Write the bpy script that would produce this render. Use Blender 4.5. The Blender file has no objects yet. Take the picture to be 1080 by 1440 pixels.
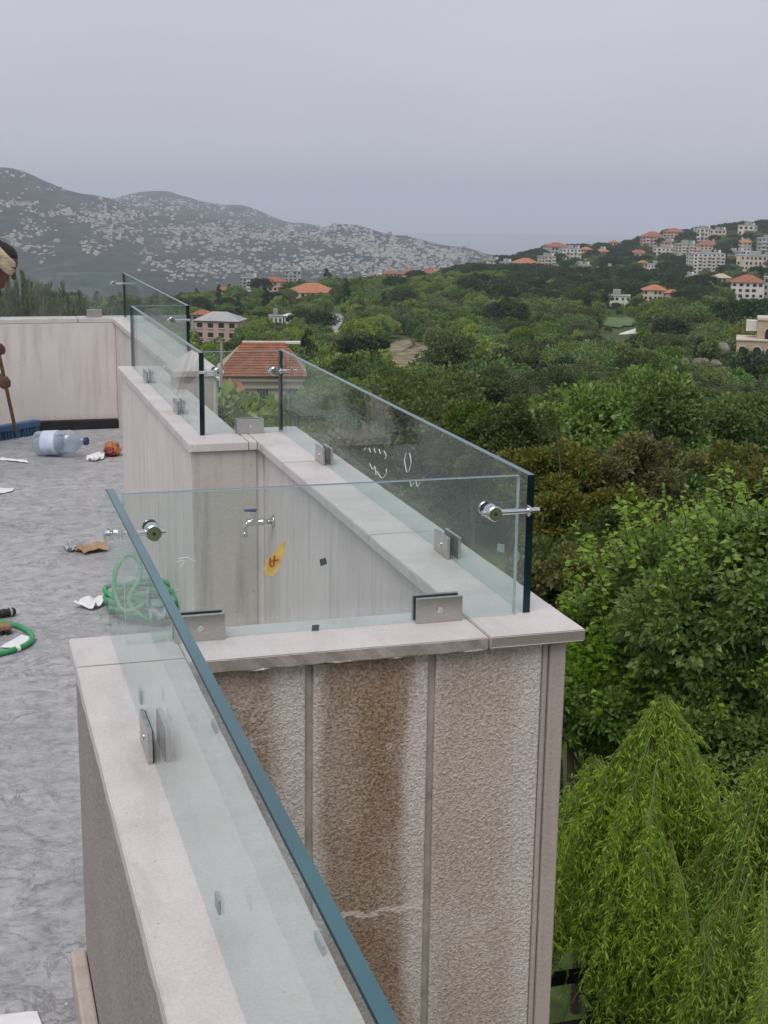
import bpy, bmesh, math, random
import numpy as np
from mathutils import Vector, Matrix
R = math.radians
random.seed(11)
rng = np.random.default_rng(11)
sc = bpy.context.scene
COL = sc.collection

# ------------------------------------------------------------------ camera
CZ = 1.68                      # eye height above the terrace floor
FPX = 1960.0                   # focal length in pixels of the 1080 px wide photograph
PITCH, ROLL, YAW = 0.22669, 0.013834, 0.29671
fw = np.array([math.sin(YAW)*math.cos(PITCH), math.cos(YAW)*math.cos(PITCH), -math.sin(PITCH)])
_rt = np.array([math.cos(YAW), -math.sin(YAW), 0.0])
_up = np.cross(_rt, fw)
rt = math.cos(ROLL)*_rt + math.sin(ROLL)*_up
up = -math.sin(ROLL)*_rt + math.cos(ROLL)*_up
cam_d = bpy.data.cameras.new("camera")
cam = bpy.data.objects.new("camera", cam_d)
COL.objects.link(cam)
cam_d.sensor_fit = 'HORIZONTAL'
cam_d.sensor_width = 36.0
cam_d.lens = 36.0*FPX/1080.0
cam_d.clip_start = 0.05
cam_d.clip_end = 80000
cam.matrix_world = Matrix(((rt[0], up[0], -fw[0], 0), (rt[1], up[1], -fw[1], 0), (rt[2], up[2], -fw[2], CZ), (0, 0, 0, 1)))
sc.camera = cam

# ------------------------------------------------------------------ overcast sky and veiled sun
SUN_EL, SUN_AZ = R(58), R(215)           # azimuth clockwise from +Y
w = bpy.data.worlds.new("World")
sc.world = w
w.use_nodes = True
nt = w.node_tree
nt.nodes.clear()
def wn(t, **k):
    n = nt.nodes.new(t)
    for a, b in k.items(): setattr(n, a, b)
    return n
sky = wn('ShaderNodeTexSky', sky_type='NISHITA', sun_disc=False, sun_elevation=SUN_EL, sun_rotation=SUN_AZ,
         altitude=500, air_density=1.0, dust_density=6.0, ozone_density=1.0)
hs = wn('ShaderNodeHueSaturation'); hs.inputs['Saturation'].default_value = 0.3; hs.inputs['Value'].default_value = 0.055
tc = wn('ShaderNodeTexCoord')
mp = wn('ShaderNodeMapping'); mp.inputs['Scale'].default_value = (1.0, 1.0, 3.2)
nz = wn('ShaderNodeTexNoise'); nz.inputs['Scale'].default_value = 1.9; nz.inputs['Detail'].default_value = 5; nz.inputs['Roughness'].default_value = .5
cr = wn('ShaderNodeValToRGB')
cr.color_ramp.elements[0].position = 0.25; cr.color_ramp.elements[0].color = (.425, .435, .510, 1)
cr.color_ramp.elements[1].position = 0.78; cr.color_ramp.elements[1].color = (.525, .53, .595, 1)
mx = wn('ShaderNodeMixRGB'); mx.inputs['Fac'].default_value = 0.86
bg = wn('ShaderNodeBackground'); bg.inputs['Strength'].default_value = 1.0
wo = wn('ShaderNodeOutputWorld')
L = nt.links.new
L(sky.outputs[0], hs.inputs['Color']); L(tc.outputs['Generated'], mp.inputs[0]); L(mp.outputs[0], nz.inputs['Vector'])
L(nz.outputs['Fac'], cr.inputs[0]); L(hs.outputs[0], mx.inputs[1]); L(cr.outputs[0], mx.inputs[2])
L(mx.outputs[0], bg.inputs['Color']); L(bg.outputs[0], wo.inputs[0])
sd = bpy.data.lights.new("sun", 'SUN'); sd.energy = 1.5; sd.angle = R(40); sd.color = (1.0, .965, .92)
sun = bpy.data.objects.new("sun", sd); COL.objects.link(sun)
_sd = Vector((math.sin(SUN_AZ)*math.cos(SUN_EL), math.cos(SUN_AZ)*math.cos(SUN_EL), math.sin(SUN_EL)))
sun.rotation_euler = _sd.to_track_quat('Z', 'Y').to_euler()
sun.location = _sd*30
vs = sc.view_settings
vs.view_transform = 'Standard'; vs.look = 'None'; vs.exposure = 0.4; vs.gamma = 1.0; vs.use_curve_mapping = False
sc.cycles.max_bounces = 8; sc.cycles.transparent_max_bounces = 24; sc.cycles.volume_bounces = 2
sc.cycles.use_denoising = True
sc.cycles.caustics_reflective = False; sc.cycles.caustics_refractive = False

# ------------------------------------------------------------------ helpers: pixels to directions
def ray(px, py):
    return (px-540)/FPX*rt - (py-720)/FPX*up + fw
def at_r(px, py, r):                    # point at horizontal range r on the sight line
    d = ray(px, py); k = r/math.hypot(d[0], d[1]); return np.array([d[0]*k, d[1]*k, CZ+d[2]*k])
def at_z(px, py, z):
    d = ray(px, py); k = (z-CZ)/d[2]; return np.array([d[0]*k, d[1]*k, z])
def at_y(px, py, y):
    d = ray(px, py); k = y/d[1]; return np.array([d[0]*k, y, CZ+d[2]*k])
def at_x(px, py, x):
    d = ray(px, py); k = x/d[0]; return np.array([x, d[1]*k, CZ+d[2]*k])
def slope(px, py):
    d = ray(px, py); return d[2]/math.hypot(d[0], d[1])
def azim(px, py=400):
    d = ray(px, py); return math.atan2(d[0], d[1])
def to_px(P):
    P = np.asarray(P, float) - np.array([0, 0, CZ]); dep = P@fw
    return 540+FPX*(P@rt)/dep, 720-FPX*(P@up)/dep

# ------------------------------------------------------------------ helpers: objects
def tag(o, label=None, cat=None, group=None, kind=None):
    if label: o['label'] = label
    if cat: o['category'] = cat
    if group: o['group'] = group
    if kind: o['kind'] = kind
    return o
def empty(name, loc=(0, 0, 0), rz=0, sc_=1.0):
    o = bpy.data.objects.new(name, None); COL.objects.link(o)
    o.location = loc; o.rotation_euler = (0, 0, rz); o.scale = (sc_,)*3
    o.empty_display_size = .1
    return o
def link(name, me, parent=None, mat=None):
    o = bpy.data.objects.new(name, me); COL.objects.link(o)
    if mat is not None and not me.materials: me.materials.append(mat)
    if parent is not None: o.parent = parent
    return o
class MB:
    """collects verts and faces for ONE mesh"""
    def __init__(s): s.v = []; s.f = []; s.mi = []
    def add(s, vs_, fs_, m=0):
        n = len(s.v); s.v += [tuple(map(float, q)) for q in vs_]; s.f += [tuple(i+n for i in q) for q in fs_]; s.mi += [m]*len(fs_)
        return s
    def box(s, x0, x1, y0, y1, z0, z1, m=0):
        return s.add([(x0,y0,z0),(x1,y0,z0),(x1,y1,z0),(x0,y1,z0),(x0,y0,z1),(x1,y0,z1),(x1,y1,z1),(x0,y1,z1)],
                     [(3,2,1,0),(4,5,6,7),(0,1,5,4),(1,2,6,5),(2,3,7,6),(3,0,4,7)], m)
    def tube(s, path, rad, n=8, m=0, caps=True):
        P = [Vector(p) for p in path]; k = len(P)
        rad = [rad]*k if not hasattr(rad, '__len__') else rad
        t0 = (P[1]-P[0]).normalized(); a = t0.orthogonal().normalized(); vs_ = []; fs_ = []
        for i in range(k):
            t = (P[min(i+1, k-1)]-P[max(i-1, 0)]).normalized()
            a = (a - t*a.dot(t)); a = a.normalized() if a.length > 1e-6 else t.orthogonal().normalized()
            b = t.cross(a)
            for j in range(n):
                q = 2*math.pi*j/n; vs_.append(P[i]+(a*math.cos(q)+b*math.sin(q))*rad[i])
        for i in range(k-1):
            for j in range(n):
                fs_.append((i*n+j, i*n+(j+1) % n, (i+1)*n+(j+1) % n, (i+1)*n+j))
        if caps:
            fs_.append(tuple(range(n-1, -1, -1))); fs_.append(tuple((k-1)*n+j for j in range(n)))
        return s.add(vs_, fs_, m)
    def lathe(s, prof, n=24, m=0, M4=None):          # prof: (radius, height) about local Z
        vs_ = []; fs_ = []
        for (rr, h) in prof:
            for j in range(n):
                q = 2*math.pi*j/n; vs_.append(Vector((rr*math.cos(q), rr*math.sin(q), h)))
        for i in range(len(prof)-1):
            for j in range(n):
                fs_.append((i*n+j, i*n+(j+1) % n, (i+1)*n+(j+1) % n, (i+1)*n+j))
        fs_.append(tuple(range(n-1, -1, -1))); fs_.append(tuple((len(prof)-1)*n+j for j in range(n)))
        if M4 is not None: vs_ = [M4 @ q for q in vs_]
        return s.add(vs_, fs_, m)
    def mesh(s, name, smooth=False):
        me = bpy.data.meshes.new(name); me.from_pydata(s.v, [], s.f); me.update()
        if any(s.mi): me.polygons.foreach_set('material_index', s.mi)
        if smooth: me.polygons.foreach_set('use_smooth', [True]*len(me.polygons))
        return me
    def build(s, name, mat, parent=None, smooth=False, bevel=0, seg=2):
        me = s.mesh(name, smooth)
        for q in (mat if isinstance(mat, (list, tuple)) else [mat]): me.materials.append(q)
        o = link(name, me, parent)
        if bevel:
            b = o.modifiers.new('bevel', 'BEVEL'); b.width = bevel; b.segments = seg; b.limit_method = 'ANGLE'
        return o
def spline(pts, per=8, closed=False):
    P = [Vector(p) for p in pts]; out = []
    n = len(P)
    for i in range(n-1 if not closed else n):
        p0 = P[max(i-1, 0)] if not closed else P[(i-1) % n]; p1 = P[i]; p2 = P[(i+1) % n]; p3 = P[min(i+2, n-1)] if not closed else P[(i+2) % n]
        for k in range(per):
            t = k/per
            out.append(.5*((2*p1)+(p2-p0)*t+(2*p0-5*p1+4*p2-p3)*t*t+(3*p1-p0-3*p2+p3)*t**3))
    out.append(P[-1] if not closed else P[0])
    return out
def quad_mesh(name, V, F, smooth=False):         # fast numpy mesh, F is (n,4) or (n,3)
    V = np.asarray(V, np.float32); F = np.asarray(F, np.int32)
    me = bpy.data.meshes.new(name); k = F.shape[1]
    me.vertices.add(len(V)); me.vertices.foreach_set('co', V.ravel())
    me.loops.add(F.size); me.loops.foreach_set('vertex_index', F.ravel())
    me.polygons.add(len(F)); me.polygons.foreach_set('loop_start', np.arange(0, F.size, k, dtype=np.int32))
    if smooth: me.polygons.foreach_set('use_smooth', np.ones(len(F), bool))
    me.update(calc_edges=True)
    return me

# ------------------------------------------------------------------ helpers: materials
def newmat(name):
    m = bpy.data.materials.new(name); m.use_nodes = True
    t = m.node_tree; b = t.nodes['Principled BSDF']
    return m, t, b
def N(t, kind, ins=None, **k):
    n = t.nodes.new(kind)
    for a, v in k.items(): setattr(n, a, v)
    for a, v in (ins or {}).items():
        if hasattr(v, 'is_output') and v.is_output: t.links.new(v, n.inputs[a])
        else: n.inputs[a].default_value = v
    return n
def ramp(t, fac, stops):
    n = t.nodes.new('ShaderNodeValToRGB'); e = n.color_ramp.elements
    while len(e) < len(stops): e.new(0.5)
    for q, (p, c) in zip(e, stops):
        q.position = p; q.color = (c[0], c[1], c[2], 1) if hasattr(c, '__len__') else (c, c, c, 1)
    t.links.new(fac, n.inputs[0]); return n.outputs[0]
def mixc(t, fac, a, b, mode='MIX'):
    n = t.nodes.new('ShaderNodeMixRGB'); n.blend_type = mode
    for i, v in ((0, fac), (1, a), (2, b)):
        if hasattr(v, 'is_output'): t.links.new(v, n.inputs[i])
        else: n.inputs[i].default_value = v if i == 0 else (v[0], v[1], v[2], 1)
    return n.outputs[0]
def math_(t, op, a, b=0.0, clamp=False):
    n = t.nodes.new('ShaderNodeMath'); n.operation = op; n.use_clamp = clamp
    for i, v in ((0, a), (1, b)):
        if hasattr(v, 'is_output'): t.links.new(v, n.inputs[i])
        else: n.inputs[i].default_value = v
    return n.outputs[0]
def coords(t, scale=(1, 1, 1), which='Object'):
    c = t.nodes.new('ShaderNodeTexCoord'); m = t.nodes.new('ShaderNodeMapping'); m.inputs['Scale'].default_value = scale
    t.links.new(c.outputs[which], m.inputs[0]); return m.outputs[0]
def noise(t, vec, scale, detail=4, rough=.55, dist=0.0):
    n = N(t, 'ShaderNodeTexNoise', {'Vector': vec, 'Scale': scale, 'Detail': detail, 'Roughness': rough, 'Distortion': dist})
    return n.outputs['Fac']
def bump(t, b, h, strength=.3, dist=.01):
    n = N(t, 'ShaderNodeBump', {'Height': h, 'Strength': strength, 'Distance': dist}); t.links.new(n.outputs[0], b.inputs['Normal'])
def simple(name, c, rough=.6, metal=0.0, var=.12, scale=9.0, bstr=0.0, bscale=60.0, bdist=.004, stretch=(1, 1, 1), spec=.5):
    m, t, b = newmat(name)
    v = coords(t, stretch)
    f = noise(t, v, scale, 5)
    lo = tuple(x*(1-var*1.6) for x in c); hi = tuple(min(1, x*(1+var*1.2)) for x in c)
    t.links.new(ramp(t, f, [(.25, lo), (.75, hi)]), b.inputs['Base Color'])
    b.inputs['Roughness'].default_value = rough; b.inputs['Metallic'].default_value = metal
    b.inputs['Specular IOR Level'].default_value = spec
    if bstr: bump(t, b, noise(t, v, bscale, 4), bstr, bdist)
    return m
# ------------------------------------------------------------------ materials of the terrace
def mat_coping():
    m, t, b = newmat('pale_limestone_coping'); v = coords(t)
    big = noise(t, v, 5, 6, .6, .4); fine = noise(t, v, 210, 4, .65)
    c = ramp(t, big, [(.25, (.50, .445, .425)), (.5, (.60, .55, .53)), (.78, (.69, .645, .625))])
    c = mixc(t, .30, c, ramp(t, fine, [(.3, (.36, .32, .31)), (.7, (.74, .70, .68))]))
    # thin pale veins and darker pits
    vein = noise(t, v, 3.2, 5, .6, 1.5)
    vm = ramp(t, math_(t, 'ABSOLUTE', math_(t, 'SUBTRACT', vein, .5)), [(.0, 1.0), (.008, .0)])
    vm = math_(t, 'MULTIPLY', vm, ramp(t, noise(t, v, 2.2, 3), [(.56, 0), (.66, 1)]))
    c = mixc(t, math_(t, 'MULTIPLY', vm, .35), c, (.74, .70, .69))
    vo = N(t, 'ShaderNodeTexVoronoi', {'Vector': v, 'Scale': 48.0, 'Randomness': 1.0})
    pit = ramp(t, vo.outputs['Distance'], [(.05, 1.0), (.13, 0.0)])
    pit = math_(t, 'MULTIPLY', pit, ramp(t, noise(t, v, 13, 3), [(.52, 0), (.60, 1)]))
    c = mixc(t, math_(t, 'MULTIPLY', pit, .55), c, (.22, .19, .18))
    dirt = ramp(t, noise(t, coords(t, (3, 1, 1)), 2.6, 6, .68, .6), [(.52, 0), (.72, 1)])
    c = mixc(t, math_(t, 'MULTIPLY', dirt, .42), c, (.34, .31, .30))
    t.links.new(c, b.inputs['Base Color']); b.inputs['Roughness'].default_value = .55
    h = math_(t, 'SUBTRACT', math_(t, 'ADD', math_(t, 'MULTIPLY', fine, .3), big), pit)
    bump(t, b, h, .35, .003)
    return m
def mat_plaster(name, c, streak=.62, rough=.85, dots=True):
    m, t, b = newmat(name); v = coords(t)
    vs_ = coords(t, (7, 7, .5))
    f = noise(t, v, 3, 6, .65); s = noise(t, vs_, 3.0, 5, .6); g = noise(t, v, 120, 3, .6)
    col = ramp(t, f, [(.25, tuple(x*.86 for x in c)), (.75, tuple(min(1, x*1.08) for x in c))])
    col = mixc(t, math_(t, 'MULTIPLY', ramp(t, s, [(.48, 0), (.74, 1)]), streak), col, tuple(x*.55 for x in c))
    col = mixc(t, .18, col, ramp(t, g, [(.3, tuple(x*.65 for x in c)), (.7, tuple(min(1, x*1.2) for x in c))]))
    if dots:
        vo = N(t, 'ShaderNodeTexVoronoi', {'Vector': coords(t, (1, 1, .6)), 'Scale': 26.0})
        d = math_(t, 'MULTIPLY', ramp(t, vo.outputs['Distance'], [(.04, 1), (.10, 0)]), ramp(t, noise(t, v, 8, 3), [(.52, 0), (.6, 1)]))
        col = mixc(t, math_(t, 'MULTIPLY', d, .6), col, tuple(x*.3 for x in c))
    t.links.new(col, b.inputs['Base Color']); b.inputs['Roughness'].default_value = rough
    bump(t, b, math_(t, 'ADD', g, math_(t, 'MULTIPLY', f, 2)), .35, .004)
    return m
def mat_hammered(name='hammered_stone', dim=1.0):
    # bush-hammered limestone panel; object colour red channel = how far the rust-brown stain has spread
    m, t, b = newmat(name); v = coords(t)
    oi = N(t, 'ShaderNodeObjectInfo'); sep = N(t, 'ShaderNodeSeparateColor', {'Color': oi.outputs['Color']})
    warp = N(t, 'ShaderNodeTexNoise', {'Vector': v, 'Scale': 60.0, 'Detail': 2.0})
    vv = N(t, 'ShaderNodeMixRGB', {0: .012, 1: v, 2: warp.outputs['Color']}); vv.blend_type = 'ADD'
    worm = noise(t, vv.outputs[0], 150, 2, .5, .6)
    wr = ramp(t, worm, [(.36, 0), (.62, 1)])
    base = ramp(t, noise(t, v, 4, 5, .6), [(.25, (.50, .43, .385)), (.75, (.67, .595, .55))])
    base = mixc(t, .40, base, mixc(t, wr, (.32, .26, .22), (.80, .73, .68)))
    # stain: strongest at mid width of the panel, running down in streaks
    gen = N(t, 'ShaderNodeTexCoord'); sx = N(t, 'ShaderNodeSeparateXYZ', {'Vector': gen.outputs['Generated']})
    wob = noise(t, coords(t, (1, 1, .35)), 6, 4, .6)
    cx = math_(t, 'ADD', sx.outputs['X'], math_(t, 'MULTIPLY', math_(t, 'SUBTRACT', wob, .5), .40))
    mid = math_(t, 'SUBTRACT', 1.0, math_(t, 'MULTIPLY', math_(t, 'ABSOLUTE', math_(t, 'SUBTRACT', cx, sep.outputs['Green'])), 2.0))
    band = ramp(t, mid, [(.10, 0), (.42, 1)])
    st = math_(t, 'MULTIPLY', band, sep.outputs['Red'], True)
    patch = ramp(t, noise(t, coords(t, (1, 1, .5)), 7, 5, .6), [(.3, .55), (.7, 1)])
    st = math_(t, 'MULTIPLY', st, patch)
    brown = mixc(t, wr, (.15, .088, .05), (.37, .245, .155))
    c = mixc(t, st, base, brown)
    vein = noise(t, v, 2.4, 4, .6, .8)
    vm = math_(t, 'MULTIPLY', ramp(t, math_(t, 'ABSOLUTE', math_(t, 'SUBTRACT', vein, .53)), [(.0, 1), (.006, 0)]), ramp(t, noise(t, v, 5, 2), [(.5, 0), (.6, 1)]))
    c = mixc(t, math_(t, 'MULTIPLY', vm, .6), c, (.66, .6, .56))
    # white quartz vein running across the panel whose colour has blue set
    sp = N(t, 'ShaderNodeSeparateXYZ', {'Vector': v}); q0 = at_y(535, 1281, 2.6); q1 = at_y(590, 1272, 2.6); kq = (q1[2]-q0[2])/(q1[0]-q0[0])
    ln = math_(t, 'SUBTRACT', math_(t, 'SUBTRACT', sp.outputs['Z'], q0[2]), math_(t, 'MULTIPLY', math_(t, 'SUBTRACT', sp.outputs['X'], q0[0]), kq))
    ln = math_(t, 'ADD', ln, math_(t, 'MULTIPLY', math_(t, 'SUBTRACT', noise(t, v, 14, 6, .7), .5), .07))
    wid = math_(t, 'MULTIPLY', ramp(t, noise(t, v, 9, 4, .6), [(.35, .1), (.7, 1)]), .011)
    qv = math_(t, 'MULTIPLY', math_(t, 'LESS_THAN', math_(t, 'ABSOLUTE', ln), wid), sep.outputs['Blue'])
    c = mixc(t, math_(t, 'MULTIPLY', qv, .8), c, (.66, .58, .52))
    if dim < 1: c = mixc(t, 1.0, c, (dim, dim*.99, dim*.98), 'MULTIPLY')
    t.links.new(c, b.inputs['Base Color']); b.inputs['Roughness'].default_value = .8
    bump(t, b, worm, .8, .006)
    return m
def mat_floor():
    # rough cement slurry: lumpy, with dark wrinkles, damp stains and pale dust
    m, t, b = newmat('grey_screed_floor'); v = coords(t); vs_ = coords(t, (1.0, 1.1, 1))
    a = noise(t, vs_, 2.6, 8, .62); f = noise(t, vs_, 13, 9, .72); g = noise(t, v, .9, 5, .55); k = noise(t, vs_, 40, 6, .75)
    wr = math_(t, 'ABSOLUTE', math_(t, 'SUBTRACT', noise(t, vs_, 7, 6, .62, .9), .5))
    crease = ramp(t, wr, [(.0, 1), (.035, 0)])
    c = ramp(t, a, [(.30, (.33, .33, .342)), (.5, (.43, .43, .442)), (.72, (.54, .535, .545))])
    c = mixc(t, .64, c, ramp(t, f, [(.32, (.10, .10, .11)), (.47, (.42, .42, .43)), (.66, (.66, .655, .66))]))
    c = mixc(t, .30, c, ramp(t, k, [(.3, (.10, .10, .11)), (.7, (.62, .62, .63))]))
    c = mixc(t, math_(t, 'MULTIPLY', crease, math_(t, 'MULTIPLY', ramp(t, a, [(.42, 0), (.60, 1)]), .55)), c, (.14, .14, .15))
    c = mixc(t, math_(t, 'MULTIPLY', ramp(t, g, [(.50, 0), (.68, 1)]), .40), c, (.20, .195, .20))
    c = mixc(t, math_(t, 'MULTIPLY', ramp(t, g, [(.30, 1), (.45, 0)]), .35), c, (.52, .51, .50))
    t.links.new(c, b.inputs['Base Color']); b.inputs['Roughness'].default_value = .75
    h = math_(t, 'ADD', math_(t, 'ADD', math_(t, 'MULTIPLY', f, .9), a), math_(t, 'MULTIPLY', k, .25))
    bump(t, b, math_(t, 'SUBTRACT', h, math_(t, 'MULTIPLY', crease, .08)), 1.0, .02)
    return m
def mat_glass(name='clear_glass_pane', tint=(.925, .968, .96), dust=.024):
    # thin slab: each face lets light straight through with a faint green tint, mirrors by Fresnel and carries a little dust
    m = bpy.data.materials.new(name); m.use_nodes = True; t = m.node_tree; t.nodes.clear()
    o = t.nodes.new('ShaderNodeOutputMaterial')
    tr = N(t, 'ShaderNodeBsdfTransparent', {'Color': (*tint, 1)})
    gl = N(t, 'ShaderNodeBsdfGlossy', {'Color': (1, 1, 1, 1), 'Roughness': 0.0})
    df = N(t, 'ShaderNodeBsdfDiffuse', {'Color': (.72, .76, .76, 1)})
    geo = N(t, 'ShaderNodeNewGeometry')
    fr = N(t, 'ShaderNodeFresnel', {'IOR': 1.5})
    # rays leaving through the back face of the slab mirror less: keep the plain outside IOR on both sides
    lw = N(t, 'ShaderNodeLayerWeight', {'Blend': .5})
    face = lw.outputs['Facing']
    f5 = math_(t, 'POWER', face, 5.0)
    fres = math_(t, 'ADD', .035, math_(t, 'MULTIPLY', f5, .40), True)
    m1 = N(t, 'ShaderNodeMixShader', {0: fres, 1: tr.outputs[0], 2: gl.outputs[0]})
    v = coords(t); d = ramp(t, noise(t, v, 9, 5, .6, .6), [(.3, dust*.35), (.75, dust*1.7)])
    m2 = N(t, 'ShaderNodeMixShader', {0: d, 1: m1.outputs[0], 2: df.outputs[0]})
    t.links.new(m2.outputs[0], o.inputs[0])
    return m
def mat_glass_edge():
    m, t, b = newmat('polished_teal_glass_edge')
    b.inputs['Base Color'].default_value = (.012, .085, .105, 1)
    b.inputs['Roughness'].default_value = .18; b.inputs['IOR'].default_value = 1.6
    b.inputs['Specular IOR Level'].default_value = .85
    v = coords(t); t.links.new(ramp(t, noise(t, v, 2.2, 3), [(.3, (.008, .06, .08)), (.7, (.018, .125, .145))]), b.inputs['Base Color'])
    return m
def mat_steel(name='brushed_steel', c=(.52, .51, .50), rough=.32):
    m, t, b = newmat(name); v = coords(t, (6, 6, 120))
    f = noise(t, v, 8, 3)
    t.links.new(ramp(t, f, [(.3, tuple(x*.8 for x in c)), (.7, tuple(x*1.15 for x in c))]), b.inputs['Base Color'])
    b.inputs['Metallic'].default_value = 1.0; b.inputs['Roughness'].default_value = rough
    bump(t, b, f, .08, .0005)
    return m
def leafmat(name, cols, transl=.35, rough=.5, var=.35):
    m = bpy.data.materials.new(name); m.use_nodes = True; t = m.node_tree; b = t.nodes['Principled BSDF']; o = t.nodes['Material Output']
    g = N(t, 'ShaderNodeNewGeometry'); oi = N(t, 'ShaderNodeObjectInfo')
    n = len(cols)
    c = ramp(t, g.outputs['Random Per Island'], [((i+.5)/n, q) for i, q in enumerate(cols)])
    br = N(t, 'ShaderNodeMapRange', {'Value': oi.outputs['Random'], 'To Min': 1-var, 'To Max': 1+var})
    hv = N(t, 'ShaderNodeHueSaturation', {'Color': c, 'Value': br.outputs[0],
           'Hue': N(t, 'ShaderNodeMapRange', {'Value': math_(t, 'FRACT', math_(t, 'MULTIPLY', oi.outputs['Random'], 7.31)), 'To Min': .5-.022*var/.35, 'To Max': .5+.022*var/.35}).outputs[0],
           'Saturation': N(t, 'ShaderNodeMapRange', {'Value': math_(t, 'FRACT', math_(t, 'MULTIPLY', oi.outputs['Random'], 3.77)), 'To Min': .8, 'To Max': 1.12}).outputs[0]})
    t.links.new(hv.outputs[0], b.inputs['Base Color']); b.inputs['Roughness'].default_value = rough; b.inputs['Specular IOR Level'].default_value = .3
    tl = N(t, 'ShaderNodeBsdfTranslucent', {'Color': mixc(t, 1.0, hv.outputs[0], (1.15, 1.25, .6), 'MULTIPLY')})
    mxs = N(t, 'ShaderNodeMixShader', {0: transl, 1: b.outputs[0], 2: tl.outputs[0]})
    t.links.new(mxs.outputs[0], o.inputs[0])
    return m
def plain(name, c, rough=.6, metal=0, **k): return simple(name, c, rough, metal, **k)
M_COP = mat_coping()
M_PLAST = mat_plaster('cream_parapet_render', (.68, .625, .592))
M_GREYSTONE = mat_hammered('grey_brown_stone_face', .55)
M_SPLIT_SHADE = mat_plaster('shaded_split_stone_edge', (.40, .345, .315), .3, .85, True)  # rough split stone; its darker tone also holds the front face's shade
M_HAM = mat_hammered()
M_GREYPL = mat_plaster('weathered_grey_render', (.52, .475, .44), .9)
M_MARGIN = mat_plaster('smooth_stone_margin', (.46, .39, .35), .55, .7, False)
M_MORTAR = simple('grey_joint_mortar', (.43, .385, .335), .9, var=.2, scale=20, bstr=.4)
M_FLOOR = mat_floor()
M_GLASS = mat_glass()
M_EDGE = mat_glass_edge()
M_EDGE_END = simple('dark_glass_end_edge', (.004, .022, .028), .25, var=.5, scale=6, spec=.3)  # dark internal reflection of the vertical glass ends put into the colour
M_STEEL = mat_steel()
M_CHROME = mat_steel('polished_steel', (.68, .68, .68), .14)
M_RUBBER = simple('black_rubber', (.015, .015, .016), .6)
M_BARK = simple('rough_bark', (.075, .055, .042), .9, var=.35, scale=14, bstr=.8, bscale=30, bdist=.02, stretch=(1, 1, .3))
M_BLACKMETAL = simple('black_painted_metal', (.014, .014, .016), .4, var=.15)
M_HOSE = simple('green_plastic_hose', (.035, .30, .11), .32, var=.15, scale=30)
M_PAPER = simple('white_paper_scrap', (.74, .74, .75), .8, var=.06)
M_CARD = simple('brown_cardboard', (.34, .23, .14), .85, var=.15, scale=25)
M_WOOD = simple('worn_wood', (.26, .15, .075), .65, var=.25, scale=8, stretch=(8, 8, .7))
M_BLUE = simple('faded_blue_plastic', (.055, .13, .25), .5, var=.2)
# ------------------------------------------------------------------ the terrace
COP = CZ-0.90; GTOP = CZ-0.59; CT = .030          # coping top, glass top, coping thickness
GROUND = CZ-8.0
fp = [(-9, -6), (.30, -6), (.30, 2.7), (1.1, 2.7), (1.1, 4.98), (.79, 4.98), (.79, 7.15), (1.1, 7.15), (1.1, 10.06), (-9, 10.06)]
m = MB(); n = len(fp)
m.add([(x, y, 0) for x, y in fp]+[(x, y, -.25) for x, y in fp], [tuple(range(n)), tuple(range(2*n-1, n-1, -1))]+[(i, i+n, (i+1) % n+n, (i+1) % n) for i in range(n)])
tag(m.build('terrace_floor', M_FLOOR), kind='structure')

def coping(parent, slabs):
    for (x0, x1, y0, y1) in slabs:
        g = .0007
        bm = bmesh.new()
        bmesh.ops.create_cube(bm, size=1)
        for q in bm.verts:
            q.co = Vector((x0+g if q.co.x < 0 else x1-g, y0+g if q.co.y < 0 else y1-g, COP-CT if q.co.z < 0 else COP))
        bmesh.ops.subdivide_edges(bm, edges=[e for e in bm.edges if e.calc_length() > .3], cuts=24, use_grid_fill=True)
        bmesh.ops.bevel(bm, geom=[e for e in bm.edges if len(e.link_faces) == 2 and e.calc_face_angle(0) > .5], offset=.0022, segments=2, affect='EDGES')
        for q in bm.verts:               # the split lower edge is chipped
            if q.co.y < y0+.004 and q.co.z < COP-.012 and y0 < 3: q.co.y += random.uniform(0, .006); q.co.z += random.uniform(0, .004)
        for q in bm.verts:               # hand-sawn edges are never dead straight
            q.co.x += random.uniform(-.0008, .0008); q.co.y += random.uniform(-.0008, .0008)
        me = bpy.data.meshes.new('coping_slab'); bm.to_mesh(me); bm.free(); me.materials.append(M_COP); me.materials.append(M_SPLIT_SHADE)
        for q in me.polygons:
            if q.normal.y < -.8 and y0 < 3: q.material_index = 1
        link('coping_slab', me, parent)
def panel(parent, axis, pos, a0, a1, z0, z1, mat, stain=(0, .5), out=-1, thick=.02):
    """stone panel lying in the plane axis=pos, facing 'out'"""
    m = MB(); p0, p1 = (pos, pos-out*thick) if out < 0 else (pos-thick, pos)
    p0, p1 = min(p0, p1), max(p0, p1)
    if axis == 'y': m.box(a0, a1, p0, p1, z0, z1)
    else: m.box(p0, p1, a0, a1, z0, z1)
    o = m.build('stone_panel', mat, parent, bevel=.004)
    o.color = (stain[0], stain[1], 0, 1)
    return o
def wall(label, mb_boxes, slabs, mat=None, cat='parapet wall'):
    r_ = empty('parapet_wall', (0, 0, 0)); tag(r_, label, cat)
    m = MB()
    for b_ in mb_boxes: m.box(*b_)
    m.build('wall_core', mat or M_PLAST, r_)
    coping(r_, slabs)
    return r_
ZT = COP-CT-.0015
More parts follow.
